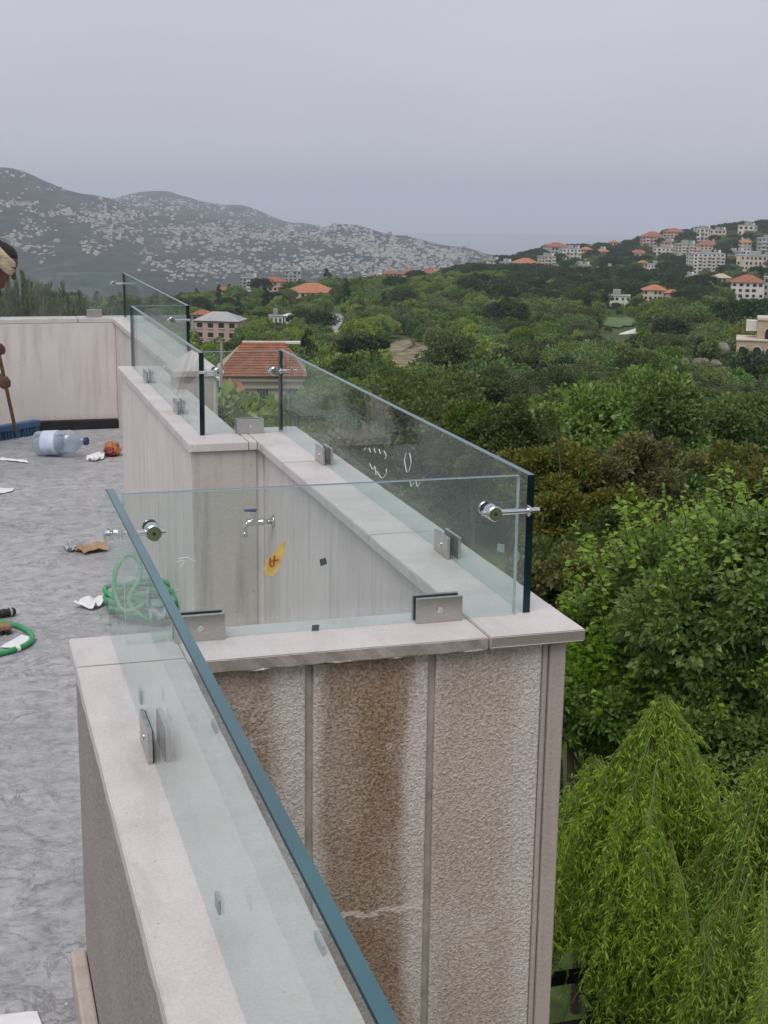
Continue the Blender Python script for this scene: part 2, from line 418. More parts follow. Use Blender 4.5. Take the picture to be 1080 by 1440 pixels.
# A: near run beside the camera
W = wall('long grey-brown stone parapet run with pale coping, beside the wet grey floor', [(.205, .36, -4, 2.76, .0, ZT)],
         [(.18, .392, -3.2, -1.6), (.18, .392, -1.6, -.2), (.18, .392, -.2, 1.05), (.18, .392, 1.05, 2.598), (.18, .392, 2.60, 2.782)], M_MORTAR)
for (a, b_) in ((-3.2, -1.6), (-1.6, -.2), (-.2, 1.3), (1.303, 2.776)):
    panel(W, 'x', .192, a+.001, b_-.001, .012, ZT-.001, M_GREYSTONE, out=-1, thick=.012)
    panel(W, 'x', .378, a+.004, min(b_, 2.59)-.004, -2.4, ZT-.001, M_HAM, (.5, .5), out=1)
sk = MB().box(.158, .1905, -3.2, 2.772, .002, .085).build('stone_skirting', M_MARGIN, W, bevel=.006)
# B: short run with the stained panels
W = wall('short parapet with brown-stained hammered stone panels facing the valley side', [(.362, 1.185, 2.612, 2.75, -.3, ZT)],
         [(.393, 1.019, 2.572, 2.782)], M_MORTAR)
for (a, b_, s_) in ((.382, .634, (1.0, .34)), (.650, .897, (1.3, .47)), (.913, 1.152, (.42, .42))):
    o = panel(W, 'y', 2.600, a, b_, -1.6, ZT-.002, M_HAM, s_, out=-1, thick=.0118); o.color = (s_[0], s_[1], 1.0 if .6 < a < .7 else 0, 1)
MB().box(1.1545, 1.168, 2.604, 2.6118, -1.6, ZT-.002).build('stone_margin', M_MARGIN, W, bevel=.004)
MB().box(1.170, 1.207, 2.599, 2.6118, -1.6, ZT-.002).build('stone_margin', M_MARGIN, W, bevel=.004)
for z1 in (-1.61, -3.9):
    for (a, b_, s_) in ((.382, .634, (.6, .42)), (.650, .897, (.9, .50)), (.913, 1.152, (.4, .42))):
        panel(W, 'y', 2.600, a, b_, max(z1-2.28, GROUND), z1, M_HAM, s_, out=-1, thick=.0118)
    MB().box(1.170, 1.207, 2.599, 2.6118, max(z1-2.28, GROUND), z1).build('stone_margin', M_MARGIN, W, bevel=.004)
panel(W, 'y', 2.762, .405, 1.03, .01, ZT-.001, M_PLAST, out=1, thick=.011)
# C: long outer run of the bay
W = wall('long outer parapet run of the tap bay, pale coping with glass along it', [(1.05, 1.186, 2.752, 5.17, -.3, ZT)],
         [(1.022, 1.238, 2.572, 3.478), (1.022, 1.238, 3.481, 4.52), (1.022, 1.238, 4.523, 5.236)], M_PLAST)
for k in range(4):
    for z1 in (ZT-.002, -1.61, -3.9):
        panel(W, 'x', 1.208, 2.6245+k*.642, 2.6245+k*.642+.632, max((-1.6 if z1 > 0 else z1-2.28), GROUND), z1, M_HAM, (.5, .5), out=1)
# D: back run of the bay
W = wall('short back parapet of the tap bay under a single glass clamp', [(.9856, 1.049, 4.955, 5.17, -.3, ZT)],
         [(.99, 1.021, 4.93, 5.236)], M_PLAST)
# E: long inner run further back
W = wall('cream rendered parapet run behind the tap bay with two glass clamps', [(.782, .985, 4.957, 7.20, 0, ZT+.0)],
         [(.768, .988, 4.93, 5.70), (.768, .988, 5.703, 6.50), (.768, .988, 6.503, 7.252)], M_PLAST)
panel(W, 'y', 4.945, .783, 1.0215, .01, ZT-.001, M_GREYPL, out=-1, thick=.0095)
# F, G, H: second bay and the end wall
W = wall('small parapet across the far bay with glass facing the tap bay', [(.99, 1.19, 7.06, 7.23, -.3, ZT)], [(.9895, 1.033, 7.04, 7.252)])
W = wall('outer parapet run of the far bay joining the end wall', [(1.056, 1.226, 7.232, 10.15, -.3, ZT)],
         [(1.034, 1.25, 7.04, 8.4), (1.034, 1.25, 8.403, 9.984)])
W = wall('stained cream end wall of the terrace behind the sweeping man', [(-9, 1.054, 9.985, 10.15, 0, ZT)],
         [(-9+k*1.4, min(-9+(k+1)*1.4, 1.25)-.003, 9.985 if True else 0, 10.19) for k in range(8)])
fl = MB().box(.42, 1.05, 9.945, 9.984, .002, .07).build('black_flashing', simple('black_bitumen_flashing', (.012, .012, .014), .55), W, bevel=.006)
# outer face of the building below the terrace
MB().box(-9, .355, -4, 10.1, GROUND-.5, -.252).build('building_base', M_PLAST)
tag(bpy.data.objects['building_base'], 'stone clad storey below the terrace', 'building')
MB().box(.357, 1.183, 2.626, 5.15, GROUND-.5, -.302).build('bay_base', M_PLAST)
tag(bpy.data.objects['bay_base'], 'stone clad shaft that carries the tap bay', 'building')
MB().box(.357, 1.2, 7.06, 10.1, GROUND-.5, -.302).build('bay_base', M_PLAST)
tag(bpy.data.objects['bay_base.001'], 'rendered shaft that carries the far bay', 'building')
# stone pier with a pyramid cap outside the inner run
YP = 6.35
pl_, pr2 = at_y(248, 545, YP)[0], at_y(304, 545, YP)[0]; cl_, cr2 = at_y(244, 521, YP)[0], at_y(312, 521, YP)[0]
zb_, za_ = at_y(280, 521, YP)[2], at_y(270, 491, YP+.1)[2]
hw = (pr2-pl_)/2; hc_ = (cr2-cl_)/2
pr = empty('stone_pier', ((pl_+pr2)/2, YP+hw, 0)); tag(pr, 'stone pier with a flat pyramid cap beyond the glass behind the tap bay', 'pier')
MB().box(-hw, hw, -hw, hw, GROUND, zb_-.026).build('shaft', M_PLAST, pr, bevel=.005)
MB().box(-hw*.8, hw*.8, -hw-.008, -hw-.0005, .2, zb_-.05).build('face_panel', M_MARGIN, pr, bevel=.003)
for k in range(3): MB().box(hw+.0005, hw+.010, -hw*.8+k*hw*.58, -hw*.8+k*hw*.58+hw*.4, -1, zb_-.04).build('flute', M_PLAST, pr, bevel=.003)
MB().add([(-hc_, -hc_, zb_-.025), (hc_, -hc_, zb_-.025), (hc_, hc_, zb_-.025), (-hc_, hc_, zb_-.025), (-hc_, -hc_, zb_), (hc_, -hc_, zb_), (hc_, hc_, zb_), (-hc_, hc_, zb_), (0, 0, za_)],
         [(3, 2, 1, 0), (0, 1, 5, 4), (1, 2, 6, 5), (2, 3, 7, 6), (3, 0, 4, 7), (4, 5, 8), (5, 6, 8), (6, 7, 8), (7, 4, 8)]).build('pyramid_cap', M_COP, pr)

# ------------------------------------------------------------------ glass panes
GT_ = .017
M_PALE_EDGE = simple('painted_sheen_glass_edge', (.42, .55, .54), .3, var=.15)  # same glass edge with its pale sky reflection put into the colour
def pane(label, axis, pos, a0, a1, z0=COP+.002, z1=GTOP, ends=2):
    """glass slab, its inner face at axis=pos; large faces clear, narrow edges polished teal"""
    m = MB()
    if axis == 'x': m.box(pos, pos+GT_, a0, a1, z0, z1)
    else: m.box(a0, a1, pos, pos+GT_, z0, z1)
    big = (3, 5) if axis == 'x' else (2, 4)
    m.mi = [0 if i in big else (0 if i == 0 else 1 if i == 1 else ends) for i in range(6)]
    o = m.build('glass_balustrade', [M_GLASS, M_EDGE, M_EDGE_END, M_PALE_EDGE]); tag(o, label, 'glass balustrade', 'frameless glass panes on the parapet')
    q = MB()      # dark arris line along the inner top edge, painted pale sheen on y panes
    if axis == 'x': q.box(pos+.0002, pos+.0022, a0+.001, a1-.001, z1+.0001, z1+.0005)
    else: q.box(a0+.001, a1-.001, pos+.0002, pos+.0016, z1+.0001, z1+.0005)
    q.build('arris_line', M_EDGE_END if axis == 'x' else M_PALE_EDGE, o)
    return o
G_NEAR = pane('long frameless glass pane with broad teal top edge on the near parapet', 'x', .263, -2.0, 2.774, ends=0)
G_FRONT = pane('clear glass pane with yellow tape and a clamp either end, above the stained panels', 'y', 2.706, .289, 1.130, ends=3)
G_RIGHT = pane('long clear glass pane with chalk scribbles on the outer run of the tap bay', 'x', 1.150, 2.712, 5.155)
G_BACK = pane('small glass pane in front of the red roofed house, one clamp at its foot', 'y', 5.113, .860, 1.146)
G_INNER = pane('glass pane with dark end edge on the inner run behind the tap bay', 'x', .838, 5.098, 7.215)
G_FAR1 = pane('small glass pane across the far bay, facing the camera side', 'y', 7.205, .858, 1.118)
G_FAR2 = pane('sloping-looking glass pane on the outer run of the far bay', 'x', 1.122, 7.20, 10.045)
G_END = pane('glass pane on top of the cream end wall before the pine tree', 'y', 10.05, -2.2, 1.136)

# ------------------------------------------------------------------ clamps and connectors
_clamps = []
def clamp(label, loc, rz):
    """steel clamp: two plates bolted through the pane, at rz=0 the pane runs along X"""
    r_ = empty('glass_clamp', loc, rz); tag(r_, label, 'glass clamp', 'steel clamps at the foot of the glass')
    if not _clamps:
        W_, H_, P_ = .052, .056, .008
        q = MB().box(-W_, W_, -GT_/2-.002-P_, -GT_/2-.002, 0, H_).build('face_plate', M_STEEL, r_, bevel=.0012)
        MB().box(-W_, W_, GT_/2+.002, GT_/2+.002+P_, 0, H_).build('face_plate', M_STEEL, r_, bevel=.0012)
        MB().box(-W_+.003, W_-.003, -GT_/2-.0018, -GT_/2-.0002, .001, H_-.002).build('gasket', M_RUBBER, r_)
        MB().box(-W_+.003, W_-.003, GT_/2+.0002, GT_/2+.0018, .001, H_-.002).build('gasket', M_RUBBER, r_)
        for s_ in (-1, 1):
            Mx = Matrix.Translation((0, s_*(GT_/2+.0103), H_*.5)) @ Matrix.Rotation(-s_*math.pi/2, 4, 'X')
            MB().lathe([(.0065, 0), (.0065, .0016), (.0045, .0024), (.003, .0024), (.003, .0008)], 16, M4=Mx).build('bolt_head', M_RUBBER if False else M_CHROME, r_, smooth=False)
        _clamps.append(r_)
    else:
        for ch in _clamps[0].children:
            c = ch.copy(); COL.objects.link(c); c.parent = r_
    return r_
gx = .263+GT_/2; gf = 2.706+GT_/2
clamp('steel clamp on the foot of the near pane, above the dark wall face', (gx, 2.15, COP), math.pi/2)
clamp('steel clamp left of the yellow tape, half hidden by the near pane', (.437, gf, COP), 0)
clamp('wide steel clamp at the corner end of the taped pane', (.952, gf, COP), 0)
clamp('steel clamp on the scribbled pane, the one near the corner connector', (1.1585, 3.235, COP), math.pi/2)
clamp('steel clamp on the scribbled pane, the one near the small back pane', (1.1585, 4.49, COP), math.pi/2)
clamp('steel clamp in front of the red roofed house', (1.030, 5.113+GT_/2, COP), 0)
clamp('steel clamp on the inner run pane near its dark end edge', (.8465, 5.66, COP), math.pi/2)
clamp('steel clamp on the inner run pane near the far bay', (.8465, 6.62, COP), math.pi/2)
clamp('steel clamp on top of the cream end wall', (.917, 10.05+GT_/2, COP), 0)
clamp('steel clamp on the near pane close beside the photographer', (gx, .6, COP), math.pi/2)
def connector(label, corner, sx, sy, reach, wall_off, zc, thru=False):
    """corner connector: a puck on the X-running pane, a rod to a puck on the Y-running pane"""
    r_ = empty('corner_connector', corner); tag(r_, label, 'connector', 'round steel corner connectors')
    r_.location.z = zc
    R_ = .0165
    def pk(c, axis, name='puck', L_=.034, rad=R_):
        Rm = Matrix.Rotation(math.pi/2, 4, 'X') if axis == 'y' else Matrix.Rotation(math.pi/2, 4, 'Y')
        o = MB().lathe([(rad-.002, -L_/2), (rad, -L_/2+.002), (rad, L_/2-.002), (rad-.002, L_/2)], 28, M4=Matrix.Translation(c) @ Rm).build(name, M_CHROME, r_, smooth=False)
        return o
    # on the pane that runs along X (plane at local y=0), puck stands off towards sy
    pc = (reach, sy*(GT_/2+.021), 0)
    pk(pc, 'y'); pk((reach, -sy*(GT_/2+.004), 0), 'y', 'backing_disc', .006)
    MB().lathe([(.0155, -.0015), (.0155, .0015)], 24, M4=Matrix.Translation((reach, sy*(GT_/2+.0013), 0)) @ Matrix.Rotation(math.pi/2, 4, 'X')).build('gasket', M_RUBBER, r_)
    MB().lathe([(.0035, -.001), (.0035, .001)], 12, M4=Matrix.Translation((reach, sy*(GT_/2+.0385), 0)) @ Matrix.Rotation(math.pi/2, 4, 'X')).build('hex_socket', M_RUBBER, r_)
    # rod along X through the other pane
    x1 = wall_off - sx*(.022 if thru else .0088); x0 = reach + sx*.024
    MB().tube([(x0, sy*(GT_/2+.021), 0), (x1, sy*(GT_/2+.021), 0)], .0065, 14).build('rod', M_CHROME, r_, smooth=False)
    if thru: pk((wall_off - sx*(GT_/2+.008), sy*(GT_/2+.021), 0), 'x', 'end_disc', .013, .0125)
    pk((wall_off + sx*(GT_/2+.006), sy*(GT_/2+.021), 0), 'x', 'end_disc', .006, .0125)
zc = CZ-.662
connector('corner connector joining the near pane to the taped pane', (0, gf, 0), 1, -1, .345, gx, zc, True)
connector('corner connector joining the taped pane to the scribbled pane', (0, gf, 0), -1, -1, 1.062, 1.1585, zc)
connector('corner connector joining the small back pane to the scribbled pane', (0, 5.113+GT_/2, 0), -1, -1, 1.118, 1.1585, zc-.002)
connector('corner connector through the dark end edge of the inner pane', (0, 5.113+GT_/2, 0), 1, -1, .905, .8465, zc)
connector('corner connector joining the two panes of the far bay', (0, 7.205+GT_/2, 0), -1, -1, 1.045, 1.1305, zc)
connector('corner connector joining the end wall pane to the far bay pane', (0, 10.05+GT_/2, 0), -1, -1, 1.055, 1.1305, zc)

# ------------------------------------------------------------------ marks and stickers on the panes (flat things at their real place)
M_TAPE = simple('yellow_masking_tape', (.66, .47, .13), .7, var=.18, scale=40)
M_RED = simple('red_marker_ink', (.40, .03, .02), .6)
M_CHALK = simple('white_chalk_mark', (.75, .78, .77), .9)
M_GREYST = simple('grey_protection_sticker', (.07, .085, .08), .6)
M_PALEST = simple('pale_grey_sticker', (.32, .36, .37), .5)
yb = 2.7055
def poly_y(name, pts, y, mat, parent, th=.0006):
    n = len(pts); m = MB()
    m.add([(p[0], y-th, p[1]) for p in pts]+[(p[0], y, p[1]) for p in pts], [tuple(range(n)), tuple(range(2*n-1, n-1, -1))]+[(i, i+n, (i+1) % n+n, (i+1) % n) for i in range(n)])
    return m.build(name, mat, parent)
def pxy(px, py, y=2.7055): p = at_y(px, py, y); return (p[0], p[2])
poly_y('tape_strip', [pxy(*q) for q in ((371, 800), (374, 790), (398, 762), (402, 761), (401, 773), (393, 797), (384, 811), (373, 808))], yb, M_TAPE, G_FRONT)
for k, pl in enumerate((((379, 789), (392, 787)), ((386, 781), (385, 796)), ((380, 784), (379, 794), (383, 797)))):
    pts = [at_y(a, b_, yb-.0012) for a, b_ in pl]
    MB().tube([tuple(p) for p in pts], .0013, 6).build('ink_mark', M_RED, G_FRONT)
poly_y('square_sticker', [pxy(*q) for q in ((449, 787), (458, 784), (460, 793), (451, 796))], yb, M_GREYST, G_FRONT)
poly_y('square_sticker', [pxy(*q) for q in ((439, 879), (449, 878), (448, 888), (438, 889))], yb, M_GREYST, G_FRONT)
def mark_x(name, pts, x, mat, parent, rad=.0012):
    P = spline([tuple(at_x(a, b_, x)) for a, b_ in pts], 5); MB().tube(P, rad, 5).build(name, mat, parent)
def mark_y(name, pts, y, mat, parent, rad=.0009):
    P = spline([tuple(at_y(a, b_, y)) for a, b_ in pts], 5); MB().tube(P, rad, 5).build(name, mat, parent)
for pl in (((512, 634), (514, 630)), ((519, 630), (521, 636)), ((526, 631), (528, 637)), ((533, 632), (535, 638)), ((540, 634), (543, 641), (541, 645)),
           ((520, 652), (524, 660), (527, 656), (529, 668)), ((530, 663), (537, 672), (543, 666), (543, 659)), ((571, 637), (569, 648), (572, 664)), ((576, 637), (578, 650), (575, 663)),
           ((577, 676), (578, 684), (582, 679)), ((585, 676), (587, 684), (591, 678))):
    mark_x('chalk_mark', pl, 1.1488, M_CHALK, G_RIGHT)
for pl in (((247, 790), (259, 789), (252, 800)), ((250, 786), (262, 784), (275, 790)), ((246, 828), (252, 830))):
    mark_y('chalk_mark', pl, 2.7048, M_CHALK, G_FRONT)
def poly_x(name, pts, x, mat, parent, th=.0006):
    P = [at_x(a, b_, x) for a, b_ in pts]; n = len(P); m = MB()
    m.add([(x-th, p[1], p[2]) for p in P]+[(x, p[1], p[2]) for p in P], [tuple(range(n)), tuple(range(2*n-1, n-1, -1))]+[(i, i+n, (i+1) % n+n, (i+1) % n) for i in range(n)])
    m.build(name, mat, parent)
poly_x('square_sticker', ((700, 764), (710, 766), (709, 777), (699, 775)), 1.1495, M_PALEST, G_RIGHT)
poly_x('round_sticker', [(727+4*math.cos(k*.63), 782+8*math.sin(k*.63)) for k in range(10)], 1.1495, M_PALEST, G_RIGHT)
for (a, b_, c, d) in ((1.50, 1.525, .055, .075), (2.235, 2.255, .05, .075), (2.10, 2.12, .26, .285)):
    MB().box(.2590, .2627, a, b_, COP+c, COP+d).build('spacer_tab', M_PALEST, G_NEAR, bevel=.001)
for y in (2.22, 1.49):
    q = MB().box(.3795, .3835, y-.02, y+.02, COP+.001, COP+.012).build('spacer_strip', M_PALEST); tag(q, 'grey plastic spacer strip left on the near coping, seen through the near pane', 'spacer', 'spacer strips on the near coping')
# ------------------------------------------------------------------ terrain: heights by bearing and range, read from where things stand in the photograph
def vnoise(x, y, seed=0):
    xi = np.floor(x).astype(np.int64); yi = np.floor(y).astype(np.int64); xf = x-xi; yf = y-yi
    def h(a, b): 
        n = (a*374761393 + b*668265263 + seed*974634777) & 0x7fffffff
        n = ((n ^ (n >> 13))*1274126177) & 0x7fffffff
        return ((n ^ (n >> 16)) & 0xffff)/65535.0
    u = xf*xf*(3-2*xf); v = yf*yf*(3-2*yf)
    return (h(xi, yi)*(1-u)+h(xi+1, yi)*u)*(1-v)+(h(xi, yi+1)*(1-u)+h(xi+1, yi+1)*u)*v
def fbm(x, y, o=4, seed=0):
    s = 0; a = .5
    for k in range(o): s = s+a*(vnoise(x*2**k, y*2**k, seed+k)-.5); a *= .5
    return s
COLS = [  # photo column, [(range, photo row of the ground)] beyond the garden
    (-500, [(150, 605), (350, 470), (600, 440), (1000, 445), (2300, 430), (3000, 360), (4200, 225), (5000, 250), (6000, 255), (7500, 290)]),
    (0,    [(150, 605), (350, 478), (600, 440), (1000, 445), (2300, 430), (3000, 355), (4200, 243), (5000, 262), (6000, 272), (7500, 300)]),
    (130,  [(150, 605), (350, 480), (600, 438), (1000, 445), (2300, 430), (3000, 350), (4200, 281), (5000, 284), (6000, 274), (7500, 310)]),
    (215,  [(150, 605), (350, 482), (600, 434), (1000, 442), (2300, 430), (3000, 360), (4100, 305), (5000, 292), (6200, 262), (7500, 310)]),
    (330,  [(150, 605), (350, 484), (600, 422), (1000, 430), (2300, 428), (3000, 368), (4000, 314), (5000, 312), (6200, 290), (7500, 330)]),
    (420,  [(150, 602), (350, 476), (600, 416), (1000, 425), (2300, 425), (3000, 370), (4000, 322), (5000, 330), (6200, 313), (7500, 340)]),
    (485,  [(150, 598), (350, 472), (600, 413), (1000, 422), (2300, 425), (3000, 370), (3900, 311), (5000, 330), (6200, 330), (7500, 345)]),
    (560,  [(150, 595), (350, 470), (600, 408), (1000, 415), (2300, 420), (3000, 372), (3900, 328), (5000, 340), (6200, 345), (7500, 350)]),
    (640,  [(150, 592), (350, 470), (600, 402), (900, 391), (1300, 398), (2300, 410), (3000, 378), (3900, 346), (5000, 352), (7500, 360)]),
    (700,  [(150, 590), (350, 468), (600, 403), (800, 394), (1000, 377), (1300, 388), (2300, 410), (3000, 385), (3900, 358), (5000, 362), (7500, 370)]),
    (780,  [(150, 590), (350, 466), (600, 412), (800, 394), (1000, 368), (1150, 358), (1500, 375), (2300, 410), (3900, 370), (7500, 372)]),
    (860,  [(150, 590), (350, 464), (600, 414), (800, 392), (1000, 368), (1150, 355), (1500, 372), (2300, 400), (3900, 380), (7500, 375)]),
    (950,  [(150, 590), (350, 462), (600, 414), (800, 390), (1000, 362), (1200, 334), (1600, 350), (2300, 400), (3900, 380), (7500, 375)]),
    (1080, [(150, 590), (350, 462), (600, 416), (800, 390), (1000, 357), (1250, 322), (1600, 335), (2300, 400), (3900, 380), (7500, 375)]),
    (1600, [(150, 600), (350, 465), (600, 416), (800, 385), (1000, 345), (1250, 305), (1600, 320), (2300, 400), (3900, 380), (7500, 375)]),
]
_az = np.array([azim(c[0]) for c in COLS])
RS = np.concatenate([[0, 8, 14, 22, 40, 70, 110], np.geomspace(150, 7500, 60)])
_near = np.array([-8.0, -8.0, -8.0, -8.6, -11.0, -16.0, -22.5])
_H = []
for cx, pr_ in COLS:
    rr = np.array([p[0] for p in pr_], float); zz = np.array([p[0]*slope(cx, p[1]) for p in pr_])
    _H.append(np.concatenate([_near, np.interp(np.log(RS[7:]), np.log(rr), zz)]))
_H = np.array(_H)
def terrain_z(x, y, rough=True):
    x = np.asarray(x, float); y = np.asarray(y, float)
    az = np.arctan2(x, y); r = np.hypot(x, y)
    ci = np.clip(np.interp(az, _az, np.arange(len(_az))), 0, len(_az)-1.0001); c0 = ci.astype(int); cf = ci-c0
    cf = cf*cf*(3-2*cf)
    ri = np.clip(np.interp(r, RS, np.arange(len(RS))), 0, len(RS)-1.0001); r0 = ri.astype(int); rf = ri-r0
    z = (_H[c0, r0]*(1-rf)+_H[c0, r0+1]*rf)*(1-cf)+(_H[c0+1, r0]*(1-rf)+_H[c0+1, r0+1]*rf)*cf
    if rough:
        amp = np.clip((r-40)/150, 0, 1)*2.2 + np.clip((r-1500)/1500, 0, 1)*95*np.clip((7600-r)/1500, .3, 1)
        z = z + amp*fbm(x/np.where(r > 1500, 700., 60.), y/np.where(r > 1500, 700., 60.), 5, 3)
    return z+CZ
def hit(px, py, r0=30, r1=7000):
    s = slope(px, py); d = ray(px, py); d = d[:2]/math.hypot(d[0], d[1])
    rr = np.geomspace(r0, r1, 700); zt = terrain_z(d[0]*rr, d[1]*rr)
    ok = np.nonzero(zt >= CZ+s*rr)[0]
    if len(ok) == 0: return None
    r = rr[ok[0]]; return np.array([d[0]*r, d[1]*r, zt[ok[0]]]), r
def mat_terrain():
    m, t, b = newmat('wooded_hill_ground'); g = N(t, 'ShaderNodeNewGeometry'); P = g.outputs['Position']
    ln = N(t, 'ShaderNodeVectorMath', {0: P}, operation='LENGTH').outputs['Value']
    soil = ramp(t, noise(t, P, .12, 6, .65), [(.3, (.05, .075, .025)), (.5, (.075, .10, .036)), (.75, (.12, .13, .06))])
    wood = ramp(t, noise(t, P, .012, 8, .72), [(.3, (.012, .018, .016)), (.52, (.028, .037, .027)), (.72, (.085, .085, .062))])
    spk = ramp(t, noise(t, P, .035, 6, .7), [(.36, (.35, .38, .40)), (.66, (1.9, 1.85, 1.75))])
    wood = mixc(t, 1.0, wood, spk, 'MULTIPLY')
    far = N(t, 'ShaderNodeMapRange', {'Value': ln, 'From Min': 500.0, 'From Max': 800.0})
    t.links.new(mixc(t, far.outputs[0], soil, wood), b.inputs['Base Color']); b.inputs['Roughness'].default_value = .95; b.inputs['Specular IOR Level'].default_value = .1
    return m
def mat_lawn():
    m, t, b = newmat('lawn'); v = coords(t)
    t.links.new(ramp(t, noise(t, v, 6, 8, .7), [(.3, (.04, .07, .015)), (.7, (.10, .15, .035))]), b.inputs['Base Color']); b.inputs['Roughness'].default_value = .95
    bump(t, b, noise(t, v, 60, 3), .7, .03)
    return m
az_l = np.unique(np.concatenate([np.linspace(-math.pi, _az[0]-.02, 40), np.linspace(_az[0], _az[-1], 420), np.linspace(_az[-1]+.02, math.pi, 40)]))
r_l = np.concatenate([[.5, 4, 8, 11, 14, 18], np.geomspace(22, 7500, 230), [9000]])
A, Rr = np.meshgrid(az_l, r_l, indexing='ij')
X = np.sin(A)*Rr; Yy = np.cos(A)*Rr
Zz = terrain_z(X, Yy); Zz[:, -1] = -560
V = np.stack([X, Yy, Zz], -1).reshape(-1, 3)
na, nr = A.shape; I = np.arange(na*nr).reshape(na, nr)
F = np.stack([I[:-1, :-1], I[:-1, 1:], I[1:, 1:], I[1:, :-1]], -1).reshape(-1, 4)
me = quad_mesh('terrain', V, F, True); o = link('terrain', me, None, mat_terrain()); tag(o, kind='structure')
# garden lawn under the terrace
m = MB(); n = 28
for k in range(n): m.v.append((6+12*math.sin(2*math.pi*k/n), 8+13*math.cos(2*math.pi*k/n), GROUND+.03))
m.f = [tuple(range(n-1, -1, -1))]; m.mi = [0]
tag(m.build('lawn', mat_lawn()), kind='structure')
# the sea beyond the hills
m = MB(); n = 64
for k in range(n): m.v.append((19000*math.sin(2*math.pi*k/n), 19000*math.cos(2*math.pi*k/n), -540))
m.f = [tuple(range(n-1, -1, -1))]; m.mi = [0]
tag(m.build('sea', simple('hazy_sea', (.06, .09, .12), .3, var=.1, scale=.002)), kind='structure')

# clearings in the wood: bare earth, lane, field lawn (draped a little above the ground)
def drape(name, poly, mat, lift=.35, res=7, th=0):
    C = np.array([hit(*p)[0] for p in poly]); c = C.mean(0); m = MB(); n = len(C)
    vs_ = [(c[0], c[1], terrain_z(c[0], c[1])+lift)]
    for k in range(1, res+1):
        for q in C: x, y = c[:2]+(q[:2]-c[:2])*k/res; vs_.append((x, y, terrain_z(x, y)+lift))
    fs_ = [(0, 1+(i+1) % n, 1+i) for i in range(n)]
    for k in range(res-1):
        for i in range(n): a = 1+k*n; fs_.append((a+i, a+(i+1) % n, a+n+(i+1) % n, a+n+i))
    m.add(vs_, fs_); o = m.build(name, mat, smooth=True); tag(o, kind='structure'); return o
def mat_earth():
    m, t, b = newmat('bare_ochre_earth'); g = N(t, 'ShaderNodeNewGeometry'); P = g.outputs['Position']
    c = ramp(t, noise(t, P, .5, 7, .7), [(.3, (.16, .115, .07)), (.5, (.29, .215, .14)), (.72, (.40, .32, .23))])
    gr = ramp(t, noise(t, P, .28, 7, .72), [(.46, 0), (.56, 1)])
    t.links.new(mixc(t, math_(t, 'MULTIPLY', gr, .85), c, (.085, .105, .04)), b.inputs['Base Color']); b.inputs['Roughness'].default_value = .95
    bump(t, b, noise(t, P, 1.2, 5), .8, .5)
    return m
M_EARTH = mat_earth()
M_ASPH = simple('pale_worn_asphalt', (.30, .30, .31), .9, var=.12, scale=.3)
M_FIELD = simple('mown_field', (.09, .15, .045), .95, var=.25, scale=.3)
def blob(cx, cy, rx, ry, n=26, j=.42): return [(cx+rx*math.cos(2*math.pi*k/n)*random.uniform(1-j, 1), cy+ry*math.sin(2*math.pi*k/n)*random.uniform(1-j, 1)) for k in range(n)]
CLEAR = [(562, 502, 50, 26), (632, 470, 16, 8), (868, 456, 42, 11), (565, 522, 30, 16), (472, 455, 20, 24), (640, 528, 22, 8), (885, 468, 28, 12)]
drape('bare_earth', blob(562, 501, 48, 25), M_EARTH); drape('bare_earth', blob(632, 470, 15, 6), M_EARTH)
drape('field', blob(868, 455, 40, 8), M_FIELD)
drape('bare_earth', blob(640, 530, 20, 5), M_EARTH)
drape('lane', [(456, 449), (466, 444), (478, 444), (487, 452), (486, 462), (488, 474), (470, 474), (464, 466), (460, 458)], M_ASPH, .5)
drape('lane', [(343, 452), (352, 444), (365, 438), (368, 441), (360, 448), (352, 456)], M_ASPH, .5)
# ------------------------------------------------------------------ foliage
def leaf_mesh(name, P, Dir, L, Wd, droop=.0, fold=.25, nrm=None):
    """one bent diamond per leaf: P base points, Dir axis, L length, Wd width"""
    n = len(P); Dir = Dir/np.linalg.norm(Dir, axis=1, keepdims=True)
    rv = rng.normal(size=(n, 3)) if nrm is None else nrm+rng.normal(size=(n, 3))*.45
    S = np.cross(Dir, rv); S /= np.linalg.norm(S, axis=1, keepdims=True)+1e-9
    Nn = np.cross(S, Dir); L = np.broadcast_to(np.asarray(L, float), (n,))[:, None]; Wd = np.broadcast_to(np.asarray(Wd, float), (n,))[:, None]
    a = P; mid = P+Dir*L*.45
    b_ = mid+S*Wd*.5+Nn*Wd*fold; c = P+Dir*L-np.array([0, 0, 1.])*L*droop; d = mid-S*Wd*.5+Nn*Wd*fold
    V = np.stack([a, b_, c, d], 1).reshape(-1, 3); I = np.arange(n)*4
    F = np.concatenate([np.stack([I, I+1, I+2], 1), np.stack([I, I+2, I+3], 1)])
    return quad_mesh(name, V, F)
def unit(n):
    v = rng.normal(size=(n, 3)); return v/np.linalg.norm(v, axis=1, keepdims=True)
